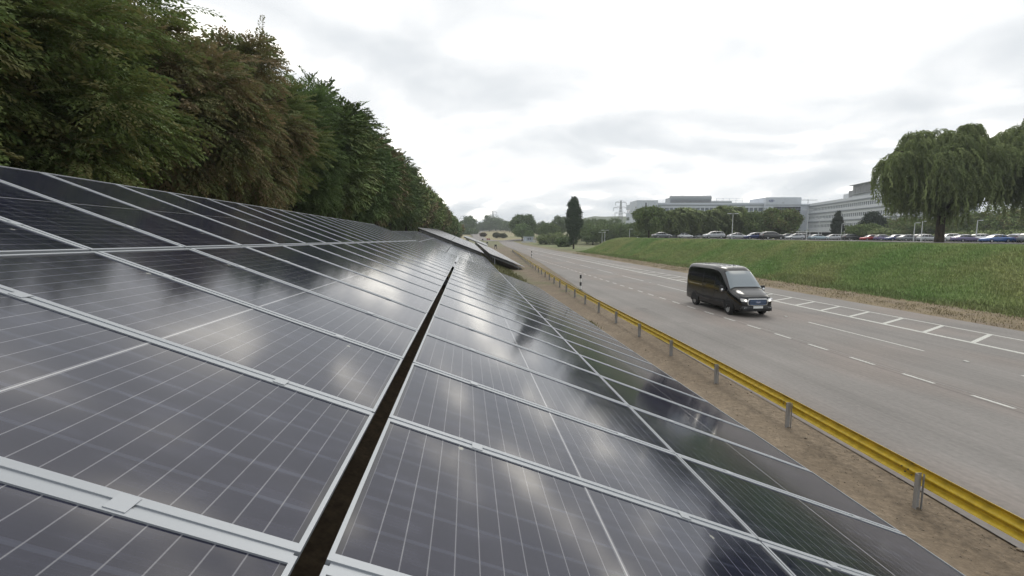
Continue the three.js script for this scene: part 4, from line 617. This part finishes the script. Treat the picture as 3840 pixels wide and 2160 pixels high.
// lamp posts
const M_LAMPPOST = std(0.55, 0.57, 0.56, 0.6, 0.1);
function lampPost(px, F, top, heads, label, group) { // top = height above the camera-level datum
  const X = bear(px, F), gy = ground(X, F), h = top - gy, g = thing('lamp_post', label, 'lamp post', [X, gy, -F], 0, group);
  part('pole', new THREE.CylinderGeometry(0.055, 0.11, h + 0.2, 8).translate(0, h / 2 - 0.1, 0), M_LAMPPOST, g); part('arm', box(heads > 1 ? 1.2 : 0.7, 0.06, 0.06, heads > 1 ? 0 : 0.3, h, 0), M_LAMPPOST, g);
  for (let i = 0; i < heads; i++) part('lamp_head', merge([box(0.75, 0.09, 0.28, 0, 0, 0), box(0.6, 0.05, 0.22, 0, -0.06, 0)]).translate(heads > 1 ? (i ? 0.75 : -0.75) : 0.6, h + 0.03, 0), std(0.68, 0.70, 0.71, 0.5), g);
}
lampPost(2740, 100, 8.6, 2, 'twin-headed pale lamp post standing alone before the willows');
lampPost(3018, 112, 10.0, 2, 'tall twin-headed lamp post before the inner corner of the office block');
[[2256, 150, 5.0], [2266, 143, 5.6]].forEach(a => lampPost(...a, 2, 'short twin-headed lamp post of the pair beyond the open end of the bank', 'pair of lamp posts beyond the bank'));
lampPost(3062, 122, 8.4, 2, 'lamp post beside the pale blue saloon'); lampPost(3147, 140, 7.4, 1, 'lamp post right beside the conifer'); lampPost(3186, 140, 7.8, 2, 'lamp post between the conifer and the cedar shrubs');
lampPost(2358, 150, 6.0, 1, 'lamp post at the white corner of the building');
[[3418, 95, 6.6], [3446, 95, 6.9], [3525, 92, 7.0], [3650, 92, 7.0]].forEach(a => lampPost(...a, 1, 'pale lamp post showing under the willow crowns', 'lamp posts under the willows'));

// ---------------------------------------------------------------- office buildings
const facadeTex = tex(256, 256, (u, v) => { const n = 0.93 + 0.10 * tileNoise(u, v, 5, 3.1, 4) + 0.05 * tileNoise(u, v, 40, 6.1, 2); return [n, n, n]; });
const M_WALL = new THREE.MeshStandardMaterial({ color: rgb(0.66, 0.70, 0.76), map: facadeTex, roughness: 0.75 }), M_WALL2 = new THREE.MeshStandardMaterial({ color: rgb(0.66, 0.685, 0.71), map: facadeTex, roughness: 0.75 }), M_LEDGE = std(0.22, 0.24, 0.26, 0.7), M_PLANT = std(0.30, 0.32, 0.33, 0.7), M_LOUVRE = std(0.22, 0.225, 0.23, 0.7), M_PANE = new THREE.MeshPhysicalMaterial({ color: rgb(0.15, 0.175, 0.20), roughness: 0.12, clearcoat: 1 }), M_PANED = new THREE.MeshPhysicalMaterial({ color: rgb(0.03, 0.036, 0.05), roughness: 0.1, clearcoat: 1 }), M_MULL = std(0.45, 0.48, 0.52, 0.6);
{ // white block facing the road; local x along the front, front face at z = 0, base at y = 2
  const F = 235, g = thing('office_building', 'long white office building with rooftop plant behind the car park trees', 'building', [60, 1.5, -F], 0);
  const L = 81, wallBands = [[0, 2.7], [4.2, 6.3], [8.0, 10.1], [11.8, 14.0], [15.7, 18.1]];
  for (const [a, b] of wallBands) part('wall', box(62, b - a, 20, 31, (a + b) / 2, -10), M_WALL, g);
  part('core', box(61.4, 17.5, 19.2, 31, 8.8, -10.2), M_PANE, g); part('plinth', box(84, 2.6, 20, 42, -1.31, -10.1), M_LEDGE, g);
  for (const y of [2.7, 6.3, 10.1, 14.0]) for (let i = 0; i < 27; i++) { const x = 2.2 + i * 2.15; if (x > 60.5) break; const hgt = y === 2.7 ? 1.5 : 1.7; const w = part('window', box(1.72, hgt - 0.06, 0.16, x, y + hgt / 2, -0.38), M_PANE, g); part('mullion', box(0.42, hgt, 0.3, x + 1.07, y + hgt / 2, -0.22), M_WALL, w); }
  part('ledge', box(62.2, 0.35, 0.3, 31, 17.0, 0.1), M_LEDGE, g);
  const tower = part('stair_tower', box(10.2, 19.2, 14, 5.0, 9.6, -5.2), M_WALL, g); part('window', box(0.6, 3.2, 0.1, 4.3, 16.4, 1.83), M_PANED, tower); part('ledge', box(10.4, 0.3, 0.2, 5, 14.6, 1.88), M_LEDGE, tower);
  const plant = part('rooftop_plant', merge([box(20.5, 2.6, 7, 28, 19.55, -8), new THREE.CylinderGeometry(1.3, 1.3, 20, 14).rotateZ(Math.PI / 2).translate(28, 20.6, -5)]), M_PLANT, g);
  for (let i = 0; i < 9; i++) part('louvre', box(2.0, 1.9, 0.14, 19.2 + i * 2.2, 19.4, -4.4), M_LOUVRE, plant);
  part('plant_rail', merge([box(17, 0.08, 0.08, 46, 20.6, -6), box(17, 0.08, 0.08, 46, 19.6, -6), ...[0, 1, 2, 3, 4, 5].map(i => box(0.1, 2.4, 0.1, 38.2 + i * 3.2, 19.5, -6)), box(11, 1.2, 4, 44, 18.8, -9)]), M_PLANT, g);
  const blk = part('sign_tower', box(17, 20.6, 16, 70.2, 10.3, -6), M_WALL, g); part('ledge', box(17.2, 0.25, 0.2, 70.2, 16.9, 2.08), M_LEDGE, blk); part('badge', badgeGeo(2.9, 1.35, 0.12).translate(64.4, 18.9, 2.05), M_BADGE, blk);
  for (let r2 = 0; r2 < 5; r2++) for (let c2 = 0; c2 < 10; c2++) part('window', box(1.15, 1.0, 0.12, 66.2 + c2 * 1.3, 15.6 - r2 * 1.15, 2.06), M_PANED, blk);
  part('window_vent', box(1.0, 0.9, 0.12, 70, 18.0, 2.05), M_MULL, blk);
  part('link_wall', box(7, 17.6, 14, 80.5, 8.8, -7), M_WALL, g); part('ledge', box(7.1, 0.3, 0.2, 80.5, 16.7, 0.06), M_LEDGE, g);
  part('gantry', merge([box(13, 0.25, 0.25, 86, 20.0, -8), box(0.2, 3.4, 0.2, 81, 18.6, -8), box(0.2, 3.4, 0.2, 88, 18.6, -8)]), M_PLANT, g);
}
{ // long block running toward the viewer; local x runs along the front from its far end
  const g = thing('office_building', 'long grey-white office block with window bands running behind the willow', 'building', [145, 1.5, -240], 0); g.rotation.y = -Math.atan2(70, -15) ;
  g.rotation.y = Math.atan2(-70, -15); // set below from the direction vector
  const dir = new THREE.Vector3(-15, 0, 70).normalize(); g.rotation.y = Math.atan2(-dir.z, dir.x);
  const L = 92; const bands = [[0, 2.4], [4.0, 6.1], [7.4, 10.0], [11.3, 13.9], [15.2, 17.6]];
  for (const [a, b] of bands) part('wall', box(L, b - a, 16, L / 2, (a + b) / 2, -8), M_WALL2, g);
  part('core', box(L - 0.6, 17, 15.2, L / 2, 8.6, -8.2), M_PANE, g); part('plinth', box(L - 0.2, 2.6, 15.6, L / 2, -1.31, -8.1), M_LEDGE, g);
  for (const y of [2.4, 6.1, 10.0, 13.9]) for (let i = 0; i < 58; i++) { const h2 = y === 2.4 ? 1.6 : 1.3; const w = part('window', box(1.05, h2 - 0.04, 0.14, 1.2 + i * 1.57, y + h2 / 2, -0.33), M_PANE, g); part('mullion', box(0.5, h2, 0.26, 1.99 + i * 1.57, y + h2 / 2, -0.20), M_WALL2, w); }
  for (const y of [16.2, 12.6, 8.7]) part('ledge', box(L + 0.2, 0.5, 0.35, L / 2, y, 0.12), M_LEDGE, g);
  part('roof_box', box(5, 2.0, 6, 38, 18.6, -5), M_WALL2, g); part('roof_box', box(6, 3.0, 8, 43, 19.1, -6), M_LOUVRE, g);
  const pent = part('penthouse', box(48, 4.6, 11, 70, 19.9, -6.4), M_WALL2, g);
  for (let i = 0; i < 8; i++) part('louvre', box(1.9, 2.9, 0.16, 47.5 + i * 2.1, 20.4, -0.82), M_LOUVRE, pent);
  part('ledge', box(18, 0.22, 1.0, 55, 18.7, -0.4), M_PLANT, pent); part('ledge', box(19, 0.2, 1.0, 54.5, 22.3, -0.4), M_PLANT, pent);
  part('badge', badgeGeo(3.4, 2.0, 0.14).translate(67.6, 20.7, -0.86), M_BADGE, pent);
}
{ // low carport / bicycle shelter behind the parked cars
  const F = 158, g = thing('carport', 'long low white-edged shelter roof behind the parked cars', 'carport', [bear(2985, F), ground(bear(3130, F), F), -F], 0); const L = 27;
  part('roof', box(L, 0.28, 5, L / 2, 2.75, -2.5), std(0.66, 0.66, 0.66, 0.7), g); part('back_wall', box(L - 0.5, 2.5, 0.15, L / 2, 1.3, -4.8), std(0.12, 0.12, 0.125, 0.8), g);
  for (let i = 0; i <= 7; i++) part('column', box(0.2, 2.75, 0.2, 0.3 + i * (L - 0.6) / 7, 1.3, -0.2), std(0.55, 0.55, 0.55, 0.7), g);
}
// far hill and pylons
{
  const pos = [], idx = [], n = 40, m = 10; for (let i = 0; i <= n; i++) for (let j = 0; j <= m; j++) { const X = lerp(60, 360, i / n), F = lerp(640, 900, j / m), e = sstep(0, 0.22, i / n) * sstep(1, 0.85, i / n) * sstep(0, 0.35, j / m) * sstep(1.0, 0.65, j / m); pos.push(X, 8 + 24 * e + 2.2 * fbm(X * 0.06, F * 0.06, 3, 3) * e, -F); }
  for (let i = 0; i < n; i++) for (let j = 0; j < m; j++) { const a = i * (m + 1) + j, b = a + m + 1; idx.push(a, b, b + 1, a, b + 1, a + 1); }
  const g = new THREE.BufferGeometry(); g.setAttribute('position', new THREE.Float32BufferAttribute(pos, 3)); g.setIndex(idx); g.computeVertexNormals(); structure('hill', g, new THREE.MeshStandardMaterial({ color: rgb(0.115, 0.135, 0.085), roughness: 1, side: THREE.DoubleSide }), 'low flat-topped hill on the skyline');
}
function pylon(px, F, top, label) {
  const X = bear(px, F), gy = ground(X, F), h = top - gy, g = thing('electricity_pylon', label, 'pylon', [X, gy, -F], 0.25), m = std(0.28, 0.29, 0.3, 0.7, 0.1);
  const bar = (a, b, r) => { const A2 = new THREE.Vector3(...a), B = new THREE.Vector3(...b), d = B.clone().sub(A2), G = new THREE.CylinderGeometry(r, r, d.length(), 5); G.applyMatrix4(new THREE.Matrix4().compose(A2.clone().add(B).multiplyScalar(0.5), new THREE.Quaternion().setFromUnitVectors(UP, d.normalize()), new THREE.Vector3(1, 1, 1))); return G; };
  const w = t => lerp(4.2, 0.5, Math.min(1, t / 0.95) ** 0.65), tw = [];
  for (const [sx, sz] of [[-1, -1], [1, -1], [1, 1], [-1, 1]]) part('leg', merge([...Array(10)].map((_, i) => bar([sx * w(i / 10), h * i / 10, sz * w(i / 10)], [sx * w((i + 1) / 10), h * (i + 1) / 10, sz * w((i + 1) / 10)], 0.3))), m, g);
  for (let i = 0; i < 10; i++) { const a = i / 10, b = (i + 1) / 10; for (const s of [-1, 1]) tw.push(bar([-w(a), h * a, s * w(a)], [w(b), h * b, s * w(b)], 0.14), bar([w(a), h * a, s * w(a)], [-w(b), h * b, s * w(b)], 0.13), bar([s * w(a), h * a, -w(a)], [s * w(b), h * b, w(b)], 0.13)); }
  part('lattice', merge(tw), m, g);
  for (const [t, a] of [[0.58, 8.3], [0.76, 10.5], [0.94, 7.8]]) { const y = h * t; const arm = part('cross_arm', merge([bar([-a, y, 0], [a, y, 0], 0.28), bar([-a, y, 0], [0, y + 2.6, 0], 0.2), bar([a, y, 0], [0, y + 2.6, 0], 0.2)]), m, g); for (const s of [-1, 1]) part('insulator', bar([s * a, y, 0], [s * a, y - 4.2, 0], 0.34), m, arm); }
}
pylon(2323, 650, 4.3 + 125 / 1798 * 650, 'lattice electricity pylon next to the white office building'); pylon(1849, 940, 4.3 + 87 / 1798 * 940, 'distant pylon above the dark trees at the road bend'); pylon(1740, 1180, 4.3 + 70 / 1798 * 1180, 'faintest and farthest pylon at the end of the tree belt');

// ---------------------------------------------------------------- grass and stones (uncountable)
function blades(seed, n, h, spread) { const r = rng(seed), pos = [], idx = []; for (let i = 0; i < n; i++) { const a = r() * TAU, x = (r() - 0.5) * spread, z = (r() - 0.5) * spread, hh = h * (0.6 + 0.6 * r()), lx = Math.cos(a) * hh * 0.5, lz = Math.sin(a) * hh * 0.5, wx = -Math.sin(a) * 0.018, wz = Math.cos(a) * 0.018, b = pos.length / 3; pos.push(x - wx, -0.03, z - wz, x + wx, -0.03, z + wz, x + lx * 0.5 + wx * 0.7, hh * 0.65, z + lz * 0.5 + wz * 0.7, x + lx, hh, z + lz); idx.push(b, b + 1, b + 2, b, b + 2, b + 3); } const g = new THREE.BufferGeometry(); g.setAttribute('position', new THREE.Float32BufferAttribute(pos, 3)); g.setIndex(idx); g.computeVertexNormals(); return g; }
function scatter(name, label, geo, mat, n, seed, place) {
  const r = rng(seed), im = new THREE.InstancedMesh(geo, mat, n), m = new THREE.Matrix4(), q = new THREE.Quaternion(), e = new THREE.Euler(), c = new THREE.Color(); shade(im); im.name = numbered(name);
  for (let i = 0; i < n; i++) { const o = place(r); e.set(o.rx || 0, r() * TAU, o.rz || 0); q.setFromEuler(e); im.setMatrixAt(i, m.compose(new THREE.Vector3(o.X, ground(o.X, o.F) + (o.dy || 0), -o.F), q, new THREE.Vector3(o.s, o.s * (o.sy || 1), o.s))); c.setRGB(...o.c); im.setColorAt(i, c); }
  scene.add(im); meta(im, label, name.replace('_', ' '), null, 'stuff'); return im;
}
const M_BLADE = new THREE.MeshStandardMaterial({ color: 0xffffff, roughness: 0.9, side: THREE.DoubleSide });
scatter('grass', 'rough green grass covering the bank beyond the road', blades(21, 12, 0.07, 0.7), M_BLADE, 70000, 31, r => { let F = 2 + 120 * r() ** 1.5, x0 = 28.6 + 10.5 * r() ** 0.8; const X = x0 - 0.1 * F, n = fbm(X * 0.25, F * 0.25, 1, 3), w = fbm(X * 0.07, F * 0.07, 3, 3); const c = mix3([0.20, 0.31, 0.10], [0.33, 0.355, 0.15], clamp(0.5 + n * 1.6 + w * 1.3, 0, 1)), d = x0 < 30 + 2 * n ? 0.75 : 1, j = (0.75 + 0.5 * r()) * d; return { X, F, s: 0.8 + 0.9 * r() * (1 + sstep(32, 29.4, x0) * (0.6 + n)), c: [c[0] * j, c[1] * j, c[2] * j] }; });
scatter('dry_grass', 'thin dry grass along the far road edge', blades(22, 7, 0.08, 0.6), M_BLADE, 4000, 32, r => { const F = 4 + 110 * r() ** 1.3, x0 = 25.4 + 4.2 * r(), j = 0.7 + 0.5 * r(); return { X: x0 - 0.1 * F, F, s: 0.5 + 0.8 * r(), c: [0.25 * j, 0.21 * j, 0.12 * j] }; });
scatter('verge_weed', 'patchy low weeds on the sandy verge below the tables', blades(23, 8, 0.13, 0.5), M_BLADE, 9000, 33, r => { const F = 20 + 110 * r() ** 1.4, x0 = lerp(-2, 5.6, r()), j = 0.7 + 0.6 * r(); return { X: x0 - 0.1 * F, F, s: 0.5 + 0.9 * r(), c: [0.16 * j, 0.16 * j, 0.07 * j] }; });
scatter('gravel', 'loose stones and clods on the sandy verge', new THREE.IcosahedronGeometry(0.03, 0), new THREE.MeshStandardMaterial({ color: 0xffffff, roughness: 0.95 }), 12000, 34, r => { const F = 1 + 55 * r() ** 1.9, X = lerp(3.0 - 0.1 * F, edgeL(F) + 0.1, r()), j = 0.65 + 0.6 * r(), b = r() < 0.03 ? 2.6 : 1; return { X, F, s: (0.2 + 0.6 * r() * r()) * b, sy: 0.6, rx: r() * 3, rz: r() * 3, c: [0.24 * j, 0.195 * j, 0.145 * j] }; });

renderer.render(scene, camera);
